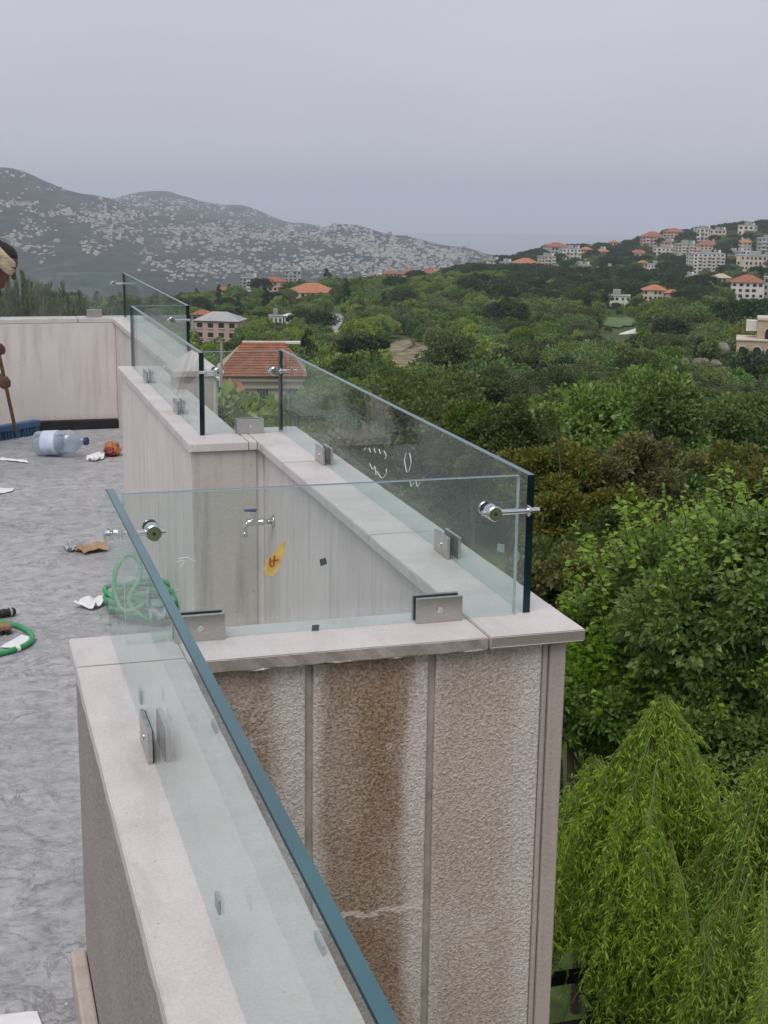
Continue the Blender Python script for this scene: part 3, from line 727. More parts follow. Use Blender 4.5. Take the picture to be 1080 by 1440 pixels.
def clumpy_crown(name, rx, rz, nclump, per, lsize, squash=1.0, crad=.33, low=-.55, lean=0, leafw=.7, lobe=.28, lobes=0):
    """crown about the origin at its base: clumps spread through a bumpy ellipsoid"""
    c = unit(nclump*3); c = c[c[:, 2] > low][:nclump]
    rad = rng.uniform(.45, 1.0, len(c))**.55; lob = 1+lobe*np.array([fbm(np.array([q[0]*1.6+5]), np.array([q[1]*1.6+q[2]+9]), 3, 5)[0]*2 for q in c])
    if lobes:
        lc = unit(lobes*4); lc = lc[lc[:, 2] > low*.8][:lobes]*rng.uniform(.35, .72, (lobes, 1)); lr = rng.uniform(.30, .52, lobes); li = rng.integers(0, lobes, len(c))
        C = (lc[li]+unit(len(c))*(lr[li]*rng.uniform(.3, 1, len(c))**.5)[:, None])*np.array([rx, rx, rz])
    else: C = c*(rad*lob)[:, None]*np.array([rx, rx, rz])
    k = len(C); cr_ = crad*rx*rng.uniform(.6, 1.25, k)
    idx = np.repeat(np.arange(k), per); u = unit(len(idx)); rr = rng.uniform(.35, 1, len(idx))**.6
    P = C[idx]+u*(cr_[idx]*rr)[:, None]*np.array([1, 1, .72])
    outw = P/np.array([rx, rx, rz]); D = u*.7+outw*.5+rng.normal(size=u.shape)*.4+np.array([0, 0, .1])
    P[:, 2] += rz*(-low)*.98
    return leaf_mesh(name, P, D, lsize*rng.uniform(.7, 1.3, len(P)), lsize*leafw*rng.uniform(.7, 1.2, len(P)), .1, .2, nrm=outw)
def trunk_mesh(name, h, r, limbs=5, spread=1.5, lh=1.5):
    m = MB(); p = [(0, 0, -.6)]+[(random.uniform(-.06, .06)*h*k/4, random.uniform(-.06, .06)*h*k/4, h*k/4) for k in range(1, 5)]
    m.tube(spline(p, 4), [r*(1-.5*i/16) for i in range(17)], 8)
    for k in range(limbs):
        a = 2*math.pi*(k+random.random()*.6)/limbs; z0 = h*random.uniform(.55, 1); s_ = spread*random.uniform(.6, 1)
        q = spline([(0, 0, z0), (math.cos(a)*s_*.4, math.sin(a)*s_*.4, z0+lh*.45), (math.cos(a)*s_, math.sin(a)*s_, z0+lh*random.uniform(.7, 1.1))], 4)
        m.tube(q, [r*.5*(1-.8*i/8) for i in range(9)], 6)
    return m.mesh(name, True)
def tree(name, loc, crown_me, trunk_me, zc, label, group=None, sc_=1.0, rz=None, cat='tree'):
    r_ = empty(name, tuple(loc), rz if rz is not None else random.uniform(0, 6.28), sc_); tag(r_, label, cat, group)
    o = link('crown', crown_me, r_); o.location.z = zc
    link('trunk', trunk_me, r_)
    return r_
# prototypes for the wooded valley
OAK = leafmat('oak_foliage', [(.064, .104, .030), (.106, .164, .046), (.158, .226, .068), (.225, .30, .10)], .40, .5, .45)
OAK2 = leafmat('fresh_oak_foliage', [(.100, .150, .030), (.165, .228, .048), (.23, .30, .072), (.30, .37, .10)], .40, .5, .4)
PINE = leafmat('dark_pine_foliage', [(.026, .052, .024), (.042, .076, .034), (.064, .106, .046)], .24)
OLIVE = leafmat('grey_olive_foliage', [(.075, .10, .05), (.12, .145, .078), (.165, .19, .11)], .33)
GOLD = leafmat('yellow_green_foliage', [(.075, .115, .022), (.12, .165, .032), (.17, .21, .045)], .38)
PROTO = []
for k in range(4):
    me = clumpy_crown('oak_crown', 2.5, 2.2, 60, 120, .27, crad=.30, lobe=.42); me.materials.append(OAK)
    tm = trunk_mesh('oak_trunk', 1.6, .16); tm.materials.append(M_BARK); PROTO.append(('oak_tree', me, tm, .9, 'rounded dark green oak in the wooded valley'))
for k in range(2):
    me = clumpy_crown('oak_crown', 2.4, 2.3, 58, 120, .27, crad=.30, lobe=.42); me.materials.append(OAK2)
    tm = trunk_mesh('oak_trunk', 1.6, .15); tm.materials.append(M_BARK); PROTO.append(('oak_tree', me, tm, .9, 'fresh light green oak in the wooded valley'))
me = clumpy_crown('pine_crown', 3.0, 1.6, 36, 80, .34, crad=.3, low=-.2); me.materials.append(PINE)
tm = trunk_mesh('pine_trunk', 4.2, .2, 6, 2.0, .9); tm.materials.append(M_BARK); PROTO.append(('stone_pine', me, tm, 4.2, 'flat topped dark stone pine standing above the oaks'))
me = clumpy_crown('cypress_crown', .8, 4.0, 34, 60, .3, crad=.55, low=-.95); me.materials.append(PINE)
tm = trunk_mesh('cypress_trunk', 1.2, .12, 0); tm.materials.append(M_BARK); PROTO.append(('cypress_tree', me, tm, .3, 'slim dark cypress rising out of the oaks'))
me = clumpy_crown('olive_crown', 2.2, 1.9, 30, 70, .3, crad=.38); me.materials.append(OLIVE)
tm = trunk_mesh('olive_trunk', 1.4, .15); tm.materials.append(M_BARK); PROTO.append(('olive_tree', me, tm, .8, 'grey green olive tree among the oaks'))
FINE = []
for k, (mt, lab, nm) in enumerate(((OAK, 'rounded dark green oak in the near part of the wood', 'oak_tree'), (OAK2, 'fresh light green oak in the near part of the wood', 'oak_tree'), (OAK, 'rounded dark green oak in the near part of the wood', 'oak_tree'), (OLIVE, 'grey green olive tree in the near part of the wood', 'olive_tree'), (OAK2, 'fresh light green oak in the near part of the wood', 'oak_tree'))):
    me = clumpy_crown(nm+'_crown', 2.3, 2.1, 150, 130, .135, crad=.2, lobe=.45); me.materials.append(mt)
    tm = trunk_mesh(nm+'_trunk', 1.6, .14); tm.materials.append(M_BARK); FINE.append((nm, me, tm, .9, lab))
def visible(px, py):
    if not (-15 < px < 1095): return False
    if px < 163: return py < 446
    if px < 290: return py < 500
    if px < 400: return py < 606
    if px < 735: return py < 605+.788*(px-400)
    return py < 1000
FORB = []                                      # (x, y, radius) around houses, filled by the building list
def build_forest():
    pts = []
    tries = 36000
    a = rng.uniform(azim(-220), azim(1330), tries); rr = np.sqrt(rng.uniform(48**2, 760**2, tries))
    # cut to an even spacing that widens with distance
    cell = {}
    for aa, r in zip(a, rr):
        x, y = math.sin(aa)*r, math.cos(aa)*r
        sp = 2.75+r*.0017
        key = (int(x//sp), int(y//sp))
        if any((key[0]+i, key[1]+j) in cell and math.hypot(cell[(key[0]+i, key[1]+j)][0]-x, cell[(key[0]+i, key[1]+j)][1]-y) < sp for i in (-1, 0, 1) for j in (-1, 0, 1)): continue
        cell[key] = (x, y); pts.append((x, y, r))
    big = []; rest = []
    for x, y, r in pts:
        z = float(terrain_z(x, y)); px, py = to_px((x, y, z))
        if any(abs(px-c[0]) < c[2] and abs(py-c[1]) < c[3] and ((px-c[0])/c[2])**2+((py-c[1])/c[3])**2 < 1 for c in CLEAR): continue
        # trees right in front of a clearing stay low enough not to hide it
        tpy = to_px((x, y, z+5.0))[1]; lowb = any(abs(px-c[0]) < c[2]*.95 and py > c[1] and tpy < c[1]+c[3]*.7 for c in CLEAR)
        if any(math.hypot(x-q[0], y-q[1]) < q[2] for q in FORB): continue
        lowf = (any(q[3] and abs(math.atan2(x, y)-math.atan2(q[0], q[1])) < q[2]*.7/q[3] and q[3]-(30 if q[3] < 300 else 75) < r < q[3] for q in FORB))
        sz = rng.uniform(.6, 1.45)*(1+.12*math.sin(x*.05)+.12*math.cos(y*.043))
        u = rng.random(); dens = vnoise(np.array([x/70]), np.array([y/70]), 41)[0]
        dark = 700 < px < 1000 and 395 < py < 445
        if dark and u < .35: k = 6
        elif u < .56: k = int(rng.integers(0, 4))
        elif u < .84: k = 4+int(rng.integers(0, 2)) if dens > .4 else int(rng.integers(0, 4))
        elif u < .87: k = 6
        elif u < .885: k = 7
        else: k = 8
        if lowf: sz = min(sz, random.uniform(.25, .5))
        if lowb:
            if rng.random() < .5: continue
            sz = min(sz, .35)
        if lowb: k = 8 if rng.random() < .4 else k
        item = (x, y, z, sz, k, r, px, py)
        top = to_px((x, y, z+3.5*sz))
        (big if visible(top[0], top[1]) and r > 0 else rest).append(item)
    big.sort(key=lambda q: -q[3]/q[5]); things = big[:270]; rest += big[270:]
    return things, rest
def scatter(name, items, protos, label):
    me = bpy.data.meshes.new(name); me.from_pydata([tuple(i[:3]) for i in items], [], [])
    for nm, tp, val in (('size', 'FLOAT', [i[3] for i in items]), ('turn', 'FLOAT', [random.uniform(0, 6.28) for i in items]), ('kind_index', 'INT', [i[4] for i in items])):
        at = me.attributes.new(nm, tp, 'POINT'); at.data.foreach_set('value', val)
    o = link(name, me); g = bpy.data.node_groups.new(name, 'GeometryNodeTree')
    g.interface.new_socket('Geometry', in_out='INPUT', socket_type='NodeSocketGeometry'); g.interface.new_socket('Geometry', in_out='OUTPUT', socket_type='NodeSocketGeometry')
    gi = g.nodes.new('NodeGroupInput'); go = g.nodes.new('NodeGroupOutput'); iop = g.nodes.new('GeometryNodeInstanceOnPoints')
    prev = None
    # instances are picked by index in join order; link last-first because a multi-input socket lists the newest link first
    gl_ = g.nodes.new('GeometryNodeGeometryToInstance')
    jn = g.nodes.new('GeometryNodeJoinGeometry')
    for p in reversed(protos):
        oi = g.nodes.new('GeometryNodeObjectInfo'); oi.inputs['Object'].default_value = p; oi.inputs['As Instance'].default_value = True
        oi.transform_space = 'ORIGINAL'; g.links.new(oi.outputs['Geometry'], jn.inputs[0])
    def named(nm, tp):
        n = g.nodes.new('GeometryNodeInputNamedAttribute'); n.data_type = tp; n.inputs['Name'].default_value = nm; return n.outputs['Attribute']
    cx = g.nodes.new('ShaderNodeCombineXYZ'); g.links.new(named('turn', 'FLOAT'), cx.inputs['Z'])
    er = g.nodes.new('FunctionNodeEulerToRotation'); g.links.new(cx.outputs[0], er.inputs[0])
    g.links.new(gi.outputs[0], iop.inputs['Points']); g.links.new(jn.outputs[0], iop.inputs['Instance']); iop.inputs['Pick Instance'].default_value = True
    g.links.new(named('kind_index', 'INT'), iop.inputs['Instance Index']); g.links.new(er.outputs[0], iop.inputs['Rotation']); g.links.new(named('size', 'FLOAT'), iop.inputs['Scale'])
    g.links.new(iop.outputs[0], go.inputs[0])
    md = o.modifiers.new('scatter', 'NODES'); md.node_group = g
    tag(o, label, 'wood', None, 'stuff'); return o
# ------------------------------------------------------------------ buildings
M_CREAM = simple('cream_facade', (.56, .49, .39), .9, var=.1, scale=.4)
M_BEIGE = simple('beige_stone_facade', (.47, .37, .28), .9, var=.1, scale=.4)
M_WHITE = simple('white_facade', (.66, .64, .60), .9, var=.08, scale=.4)
M_GREYF = simple('grey_concrete_facade', (.36, .36, .36), .9, var=.12, scale=.4)
M_PINKF = simple('pinkish_stone_facade', (.50, .36, .29), .9, var=.1, scale=.4)
M_TILE = simple('terracotta_roof_tile', (.30, .115, .068), .85, var=.25, scale=1.2)
M_TILE2 = simple('orange_roof_tile', (.40, .165, .085), .85, var=.2, scale=1.2)
M_GLASSD = simple('dark_window_pane', (.03, .035, .04), .25, var=.3, scale=.6)
M_FRAME = simple('white_window_frame', (.6, .6, .58), .6)
M_SLATE = simple('grey_flat_roof', (.33, .32, .31), .9, var=.15, scale=.5)
def roof_mesh(kind, w_, d_, h, z, ov=.45):
    m = MB(); a, b_ = w_/2+ov, d_/2+ov
    if kind == 'flat':
        m.box(-w_/2-.15, w_/2+.15, -d_/2-.15, d_/2+.15, z, z+.35); m.box(-w_*.18, w_*.12, -d_*.2, d_*.2, z+.351, z+2.2)
    elif kind == 'hip':
        k = min(a, b_)*.95; e = max(a-k, .3) if a >= b_ else .3; g_ = max(b_-k, .3) if b_ > a else .02
        m.add([(-a, -b_, z), (a, -b_, z), (a, b_, z), (-a, b_, z), (-e, -g_, z+h), (e, -g_, z+h), (e, g_, z+h), (-e, g_, z+h)],
              [(3, 2, 1, 0), (0, 1, 5, 4), (1, 2, 6, 5), (2, 3, 7, 6), (3, 0, 4, 7), (4, 5, 6, 7)])
    return m
def building(name, label, px0, px1, py0, py1, wall, roof='flat', rmat=None, floors=4, bays=5, turn=.0, depth=.8, cat='building', group=None, single=False, balc=False, r=None, roofh=None):
    """photo box of the facade gives bearing and size; the range comes from the ground its foot stands on"""
    cx = (px0+px1)/2
    if r is None:
        h_ = hit(cx, py1)
        if h_ is None: h_ = hit(cx, py1+6)
        if h_ is None: return None
        r = h_[1]
    P = at_r(cx, py1, r); az = math.atan2(P[0], P[1]); dist = math.hypot(r, P[2]-CZ)/math.cos(az-YAW)**0
    k = dist/FPX; w_ = (px1-px0)*k*.96; h = (py1-py0)*k; d_ = w_*depth
    if roof == 'hip':
        rh = roofh if roofh else min(h*.32, w_*.22); h -= rh
    else: rh = 0; h -= .35
    r_ = empty(name, (P[0]+math.sin(az)*d_/2, P[1]+math.cos(az)*d_/2, P[2]), -az+turn); tag(r_, label, cat, group)
    FORB.append((r_.location.x, r_.location.y, max(w_, d_)*.62+1.5, r if h < 40 else 0))
    MB().box(-w_/2, w_/2, -d_/2, d_/2, -14, h).build('wall', wall, r_)
    rm = roof_mesh(roof, w_, d_, rh, h+.002); rm.build('roof', rmat or (M_SLATE if roof == 'flat' else M_TILE), r_)
    if roof == 'flat' and h > 5:
        for q in range(2): MB().lathe([(.75, h+.36), (.75, h+1.9), (.3, h+2.1)], 10, M4=Matrix.Translation((w_*(.25+.14*q), -d_*.2, 0))).build('water_tank', M_WHITE if q else M_GREYF, r_)
    fh = h/floors; bw = w_/bays
    ww, wh = min(bw*.5, 1.9), fh*.5
    def win(m, x, z, side=None, a=ww, b_=wh):
        if side is None: m.box(x-a/2, x+a/2, -d_/2-.09, -d_/2+.3, z, z+b_)
        else: m.box(side*d_s-.3 if side > 0 else side*d_s-.09, side*d_s+.09 if side > 0 else side*d_s+.3, x-a/2, x+a/2, z, z+b_)
    d_s = w_/2
    if single:
        for i in range(floors):
            for j in range(bays):
                m = MB(); win(m, -w_/2+bw*(j+.5), fh*i+fh*.28); o = m.build('window', M_GLASSD, r_)
                q = MB(); x = -w_/2+bw*(j+.5); z = fh*i+fh*.28
                q.box(x-ww/2-.12, x+ww/2+.12, -d_/2-.2, -d_/2-.02, z-.22, z-.02); q.build('sill', M_FRAME, o)
    else:
        m = MB()
        for i in range(floors):
            for j in range(bays):
                if random.random() < .93: win(m, -w_/2+bw*(j+.5)+random.uniform(-.1, .1)*bw, fh*i+fh*.28, None, ww*random.uniform(.75, 1.2), wh)
            for sd in (-1, 1):
                nb = max(2, int(d_/4))
                for j in range(nb): win(m, -d_/2+d_/nb*(j+.5), fh*i+fh*.28, sd, min(1.5, d_/nb*.5))
        m.build('window_grid', M_GLASSD, r_)['kind'] = 'stuff'
    if balc:
        m = MB()
        for i in range(1, floors):
            for j in range(bays):
                if (j+balc) % 2 == 0: m.box(-w_/2+bw*(j+.06), -w_/2+bw*(j+.94), -d_/2-1.3, -d_/2-.1, fh*i-.12, fh*i+.75)
        m.build('balcony_front', M_WHITE if wall is not M_WHITE else M_CREAM, r_)['kind'] = 'stuff'
    return r_
HB = 'blocks and houses on the wooded hill'
def hill(*a, **k): return building('apartment_block', *a, group=HB, **k)
def house(*a, **k): return building('hill_house', *a, group=HB, cat='house', **k)
hill('beige apartment block with thin tiled roof on the hill crest', 901, 932, 327, 350, M_PINKF, 'hip', M_TILE, 4, 6, .15, balc=1)
hill('cream block with a low tan roof just behind the crest trees', 934, 960, 322, 337, M_BEIGE, 'hip', M_TILE, 3, 5, -.2)
hill('narrow pink tower house below the crest', 922, 934, 338, 352, M_PINKF, 'flat', None, 4, 2)
hill('long white terraced building on the hill crest', 976, 998, 322, 339, M_WHITE, 'flat', None, 3, 4, .3, balc=1)
hill('white stepped block beside the long terraced building', 998, 1020, 324, 341, M_CREAM, 'flat', None, 3, 4, .0, balc=1)
hill('white cubic villa on the crest beside dark pines', 1039, 1062, 318, 338, M_WHITE, 'flat', None, 3, 3, -.25)
house('low house with a pinkish orange roof under the cubic villa', 1033, 1062, 338, 350, M_CREAM, 'hip', M_TILE2, 2, 5)
hill('grey concrete block at the edge of the hill town', 1064, 1092, 336, 357, M_GREYF, 'flat', None, 4, 5, .1, balc=1)
hill('tall cream apartment block in the middle of the hill town', 948, 976, 344, 371, M_CREAM, 'flat', None, 7, 5, .35, balc=1)
hill('cream block with stepped red tiled penthouse', 977, 1011, 340, 358, M_CREAM, 'hip', M_TILE, 4, 6, .1)
hill('large white grey apartment tower with red tiled corner', 968, 1013, 358, 390, M_WHITE, 'flat', None, 7, 7, .3, balc=1)
house('red tiled attic roof on top of the white apartment tower', 976, 1002, 352, 362, M_CREAM, 'hip', M_TILE, 1, 4, .3)
hill('long cream block with regular square windows near the frame edge', 1035, 1088, 361, 388, M_CREAM, 'flat', None, 4, 9, .0)
hill('low grey building squeezed above the long cream block', 1019, 1045, 354, 365, M_GREYF, 'flat', None, 2, 5)
house('pale house with pink hip roof among round pines', 884, 911, 352, 367, M_CREAM, 'hip', M_TILE, 2, 4, .2)
house('small villa with bright orange hip roof below the pink roofed house', 896, 910, 367, 383, M_PINKF, 'hip', M_TILE2, 2, 3)
hill('low white flat building beside the orange roofed villa', 910, 932, 372, 383, M_WHITE, 'flat', None, 2, 5)
hill('white low terrace of flats under the beige crest block', 919, 948, 349, 364, M_WHITE, 'flat', None, 3, 5, -.1, balc=1)
hill('narrow white tower among dark cypresses', 961, 974, 389, 407, M_WHITE, 'flat', None, 4, 2)
house('house with a deep red roof beside the narrow white tower', 975, 991, 387, 402, M_CREAM, 'hip', M_TILE, 2, 3)
house('pale roofed house below the white apartment tower', 1000, 1026, 386, 403, M_CREAM, 'hip', M_BEIGE, 2, 4, .2)
b_ = building('modern_villa', 'big villa with flat-pitched red roof and long dark window bands', 1027, 1072, 389, 420, M_WHITE, 'hip', M_TILE, 3, 5, .05, cat='villa', r=520)
hill('dark glazed block right beside the big red roofed villa', 1073, 1100, 391, 418, M_GREYF, 'flat', None, 3, 4, 0, r=540)
building('country_house', 'house with bright orange roofs standing at the edge of the orchard', 903, 936, 402, 423, M_CREAM, 'hip', M_TILE2, 2, 5, .12, cat='house', r=470)
building('country_house', 'lower orange roofed wing of the house by the orchard', 934, 955, 408, 424, M_PINKF, 'hip', M_TILE2, 2, 3, .12, cat='house', r=468)
building('garden_building', 'low white flat building with a terrace at the orchard edge', 850, 886, 416, 424, M_WHITE, 'flat', None, 1, 5, 0, r=480)
hill('large house with broad red roof on the saddle of the hill', 764, 799, 342, 359, M_GREYF, 'hip', M_TILE, 2, 6, -.1)
hill('white stepped flats beside the broad red roof', 788, 815, 350, 371, M_WHITE, 'flat', None, 4, 5, .2, balc=1)
hill('orange pink block on the saddle of the hill', 815, 832, 348, 367, M_PINKF, 'hip', M_TILE2, 4, 4, .1)
hill('small tan block at the end of the saddle', 840, 851, 351, 363, M_BEIGE, 'flat', None, 3, 3)
hill('tall cream block on the lower slope of the saddle', 757, 778, 361, 382, M_CREAM, 'flat', None, 5, 4, .4, balc=1)
hill('orange cream row of flats in the saddle', 720, 757, 364, 384, M_BEIGE, 'hip', M_TILE2, 4, 7, .1, balc=1)
hill('pinkish flats on the tail of the hill', 679, 701, 366, 384, M_PINKF, 'flat', None, 4, 5, .1, balc=1)
hill('grey flats beside the pinkish flats', 702, 719, 369, 388, M_GREYF, 'flat', None, 4, 4, -.1)
hill('cream villa half hidden by pines below the saddle', 801, 829, 373, 386, M_CREAM, 'flat', None, 3, 5, .3)
hill('low cream house beneath the tall cream block', 770, 789, 377, 387, M_CREAM, 'flat', None, 2, 4)
hill('low pale building at the very tail of the hill', 658, 679, 375, 386, M_CREAM, 'flat', None, 2, 5)
_boxes = [(901, 932, 327, 350), (934, 960, 322, 337), (976, 1020, 322, 341), (1033, 1062, 318, 350), (948, 1013, 340, 390), (1035, 1088, 361, 388), (884, 932, 352, 383), (764, 832, 342, 371), (720, 778, 361, 384), (1027, 1100, 389, 420), (903, 955, 402, 424)]
for k in range(60):
    px = random.uniform(690, 1080); py = random.uniform(345, 396) if px > 860 else random.uniform(362, 388)
    w_ = random.uniform(10, 22); h = random.uniform(8, 15)
    if any(a-5 < px < b2+5 and c-2 < py < d+7 for a, b2, c, d in _boxes): continue
    _boxes.append((px-w_/2, px+w_/2, py-h, py))
    mt = random.choice((M_CREAM, M_WHITE, M_PINKF, M_BEIGE, M_GREYF)); rf_ = random.random() < .45
    house('small pale red roofed house among the pines of the town hill' if rf_ else 'small flat roofed house among the pines of the town hill', px-w_/2, px+w_/2, py-h, py, mt, 'hip' if rf_ else 'flat', random.choice((M_TILE, M_TILE2)) if rf_ else None, 2 if h < 11 else 3, max(3, int(w_/5)), random.uniform(-.4, .4))
RG = 'buildings along the wooded ridge'
def ridge(*a, **k): return building('ridge_building', *a, group=RG, **k)
ridge('tall end of the cream flats with small red roof over the forest', 539, 561, 381, 407, M_CREAM, 'hip', M_TILE, 6, 4, .3, r=760)
ridge('long cream flats with red roof over the forest', 561, 590, 380, 405, M_CREAM, 'hip', M_TILE, 5, 6, .1, balc=1, r=770)
ridge('lower cream flats at the end of the row over the forest', 590, 616, 379, 403, M_WHITE, 'hip', M_TILE, 5, 5, .1, balc=1, r=780)
ridge('house with a very broad orange hip roof on the ridge', 404, 474, 400, 419, M_CREAM, 'hip', M_TILE2, 1, 9, .05, r=560, cat='house', roofh=3.4)
ridge('house with red roof and gable behind the broad orange roof', 370, 402, 390, 410, M_PINKF, 'hip', M_TILE, 2, 4, -.2, r=600, cat='house')
ridge('grey unfinished block standing on the ridge', 339, 361, 391, 414, M_GREYF, 'flat', None, 5, 4, .2, balc=1, r=640)
ridge('small house with red roof low on the ridge', 305, 325, 404, 418, M_CREAM, 'hip', M_TILE, 2, 3, .1, r=640, cat='house')
ridge('pale roofed house between ridge trees', 490, 506, 393, 408, M_CREAM, 'hip', M_BEIGE, 2, 3, .3, r=700, cat='house')
ridge('dark grey concrete block between ridge trees', 508, 538, 390, 412, M_GREYF, 'flat', None, 3, 5, .1, r=720)
ridge('flat grey building behind the red gabled house', 400, 424, 381, 396, M_GREYF, 'flat', None, 3, 4, 0, r=720)
# pink three-storey block in front of the ridge
b_ = building('apartment_house', 'pinkish three storey block with pale hip roof and dark openings', 278, 342, 441, 492, M_PINKF, 'hip', M_GREYF, 3, 4, -.28, .7, cat='building', single=True, r=330, roofh=1.9)
building('ridge_building', 'red roof peeping out behind the pinkish block', 271, 300, 437, 470, M_GREYF, 'hip', M_TILE, 2, 3, -.2, r=350, cat='house')
building('garden_building', 'small pale annexe in front of the pinkish block', 264, 279, 466, 484, M_CREAM, 'flat', None, 1, 2, 0, r=322)
building('garden_building', 'white low sheds behind the dark trees by the lane', 378, 398, 444, 455, M_WHITE, 'flat', None, 1, 3, 0, r=400)
building('garden_building', 'white gabled shed beside the lane', 399, 416, 441, 455, M_WHITE, 'hip', M_WHITE, 1, 2, 0, r=405)
# red tiled house seen through the small back pane
RHr = 150.0
def P_(px, py, r=RHr): return Vector(at_r(px, py, r))
rh_ = empty('tiled_house', tuple(at_r(365, 600, RHr)), -azim(365)); tag(rh_, 'cream house with red tiled roof seen through the small back pane', 'house')
kk = RHr*1.01/FPX
def lx(px): return (px-365)*kk
def lz(py): return (600-py)*kk
FORB.append((rh_.location.x+1, rh_.location.y+3, 8.5, RHr))
MB().box(lx(318), lx(426), .2, 9, -8, lz(531)).build('wall', M_CREAM, rh_)
MB().box(lx(316), lx(428), -.25, .199, lz(536), lz(532)).build('cornice', M_BEIGE, rh_); MB().box(lx(316), lx(428), -.12, .199, lz(546), lz(543)).build('cornice', M_BEIGE, rh_)
rf = empty('roof', (0, 0, 0)); rf.parent = rh_
x0, x1, ez, rz_ = lx(303), lx(432), lz(529), lz(489)
def roof_pt(u, v, off=0):      # u across, v from eave to ridge
    y = -.5+v*5.0; z = ez+(rz_-ez)*v
    xa = x0+(lx(341)-x0)*v; xb = x1+(lx(402)-x1)*v
    return (xa+(xb-xa)*u, y-off*.53, z+off*.85)
rows = 13
for i in range(rows):
    v0, v1 = i/rows, (i+1.12)/rows; m = MB(); nn = 34; vs_ = []; fs_ = []
    for j in range(nn*4+1):
        u = j/(nn*4); wv = .035*abs(math.sin(u*nn*math.pi))
        vs_ += [roof_pt(u, v0, .10+wv), roof_pt(u, min(v1, 1), .02+wv)]
    for j in range(nn*4): fs_.append((2*j, 2*j+2, 2*j+3, 2*j+1))
    # front lip of the course
    n0 = len(vs_)
    for j in range(nn*4+1): vs_.append(roof_pt(j/(nn*4), v0, .0))
    for j in range(nn*4): fs_.append((n0+j, n0+j+1, 2*j+2, 2*j))
    m.add(vs_, fs_); m.build('tile_course', M_TILE, rh_)
bpy.data.objects.remove(rf)
MB().add([roof_pt(0, 0, -.02), roof_pt(1, 0, -.02), roof_pt(1, 1, -.02), roof_pt(0, 1, -.02), (x1, 10.2, ez), (x0, 10.2, ez)], [(0, 1, 2, 3), (3, 2, 4, 5), (0, 3, 5), (1, 4, 2), (0, 5, 4, 1)]).build('roof_deck', M_BEIGE, rh_)
MB().tube([roof_pt(0, 1, .1), roof_pt(1, 1, .1)], .16, 8).build('ridge_cap', M_CREAM, rh_)
MB().box(lx(390), lx(424), 4.6, 5.6, rz_-.1, rz_+.12).build('ridge_slab', M_WHITE, rh_)
MB().box(lx(310), lx(345), -2.6, .19, -8, lz(546)).build('porch_wall', M_WHITE, rh_)
MB().add([(lx(309), -2.9, lz(546)), (lx(347), -2.9, lz(546)), (lx(338), .19, lz(533)), (lx(309), .19, lz(528)), (lx(309), -2.9, lz(548)), (lx(347), -2.9, lz(548))], [(0, 1, 2, 3), (4, 5, 1, 0)]).build('porch_roof', M_TILE, rh_)
for (a, b2, c, d) in ((362, 377, 548, 563), (404, 418, 548, 563)):
    o = MB().box(lx(a), lx(b2), .1, .197, lz(d), lz(c)).build('window', M_GLASSD, rh_)
    for q in range(1, 4): MB().box(lx(a)+(lx(b2)-lx(a))*q/4-.03, lx(a)+(lx(b2)-lx(a))*q/4+.03, .06, .098, lz(d), lz(c)).build('bar', M_GREYF, o)
o = MB().box(lx(303), lx(311), -2.0, -.4, lz(548), lz(528)).build('bay_window', M_WHITE, rh_)
MB().box(lx(304.5), lx(309.5), -2.06, -2.002, lz(545), lz(531)).build('pane', M_GLASSD, o)
tag(MB().tube([tuple(at_r(311.5, 600, 140)), tuple(at_r(311.5, 482, 140))], .12, 8).build('utility_pole', M_GREYF), 'thin grey pole in front of the red tiled house', 'pole')
# sandstone building with arches at the frame edge
ab = empty('arched_building', tuple(at_r(1052, 512, 215)), -azim(1052)); tag(ab, 'sandstone building with round arched openings above the boulders', 'building'); FORB.append((ab.location.x+2, ab.location.y+4, 8, 215))
ka = 215*1.01/FPX
def ax(px): return (px-1052)*ka
def azz(py): return (512-py)*ka
M_SAND = simple('sandstone_wall', (.46, .36, .26), .9, var=.1, scale=.6)
def arch_wall(x0, x1, z0, z1, y, arches, depth, parent, name):
    m = MB(); m.box(x0, x1, y, y+depth, z0, z1); o = m.build(name, M_SAND, parent)
    for (cx, hw, zb, zs) in arches:
        pts = [(cx-hw, zb), (cx+hw, zb)]+[(cx+hw*math.cos(t_), zs+hw*math.sin(t_)) for t_ in np.linspace(0, math.pi, 9)]
        n = len(pts); q = MB(); q.add([(p[0], y-.05, p[1]) for p in pts]+[(p[0], y-.002, p[1]) for p in pts], [tuple(range(n))]+[(i, i+n, (i+1) % n+n, (i+1) % n) for i in range(n)]); w_ = q.build('arched_window', M_GLASSD, parent)
        q = MB(); out = [(cx+(hw+.16)*math.cos(t_), zs+(hw+.16)*math.sin(t_)) for t_ in np.linspace(0, math.pi, 9)]; inn = [(cx+(hw+.01)*math.cos(t_), zs+(hw+.01)*math.sin(t_)) for t_ in np.linspace(0, math.pi, 9)]
        q.add([(p[0], y-.12, p[1]) for p in out]+[(p[0], y-.12, p[1]) for p in inn]+[(p[0], y-.001, p[1]) for p in out], [(i, i+1, 9+i+1, 9+i) for i in range(8)]+[(i, 18+i, 18+i+1, i+1) for i in range(8)]); q.build('arch_ring', M_CREAM, w_)
arch_wall(ax(1035), ax(1110), -4, azz(481), 0, [(ax(1062), ax(1067.5)-ax(1062), azz(506), azz(494)), (ax(1080), .62, azz(506), azz(494)), (ax(1043), .5, azz(500), azz(493))], 7, ab, 'lower_wall')
arch_wall(ax(1061), ax(1112), azz(480.9), azz(454), 1.6, [(ax(1077), .62, azz(480), azz(470)), (ax(1096), .62, azz(480), azz(470))], 5, ab, 'upper_wall')
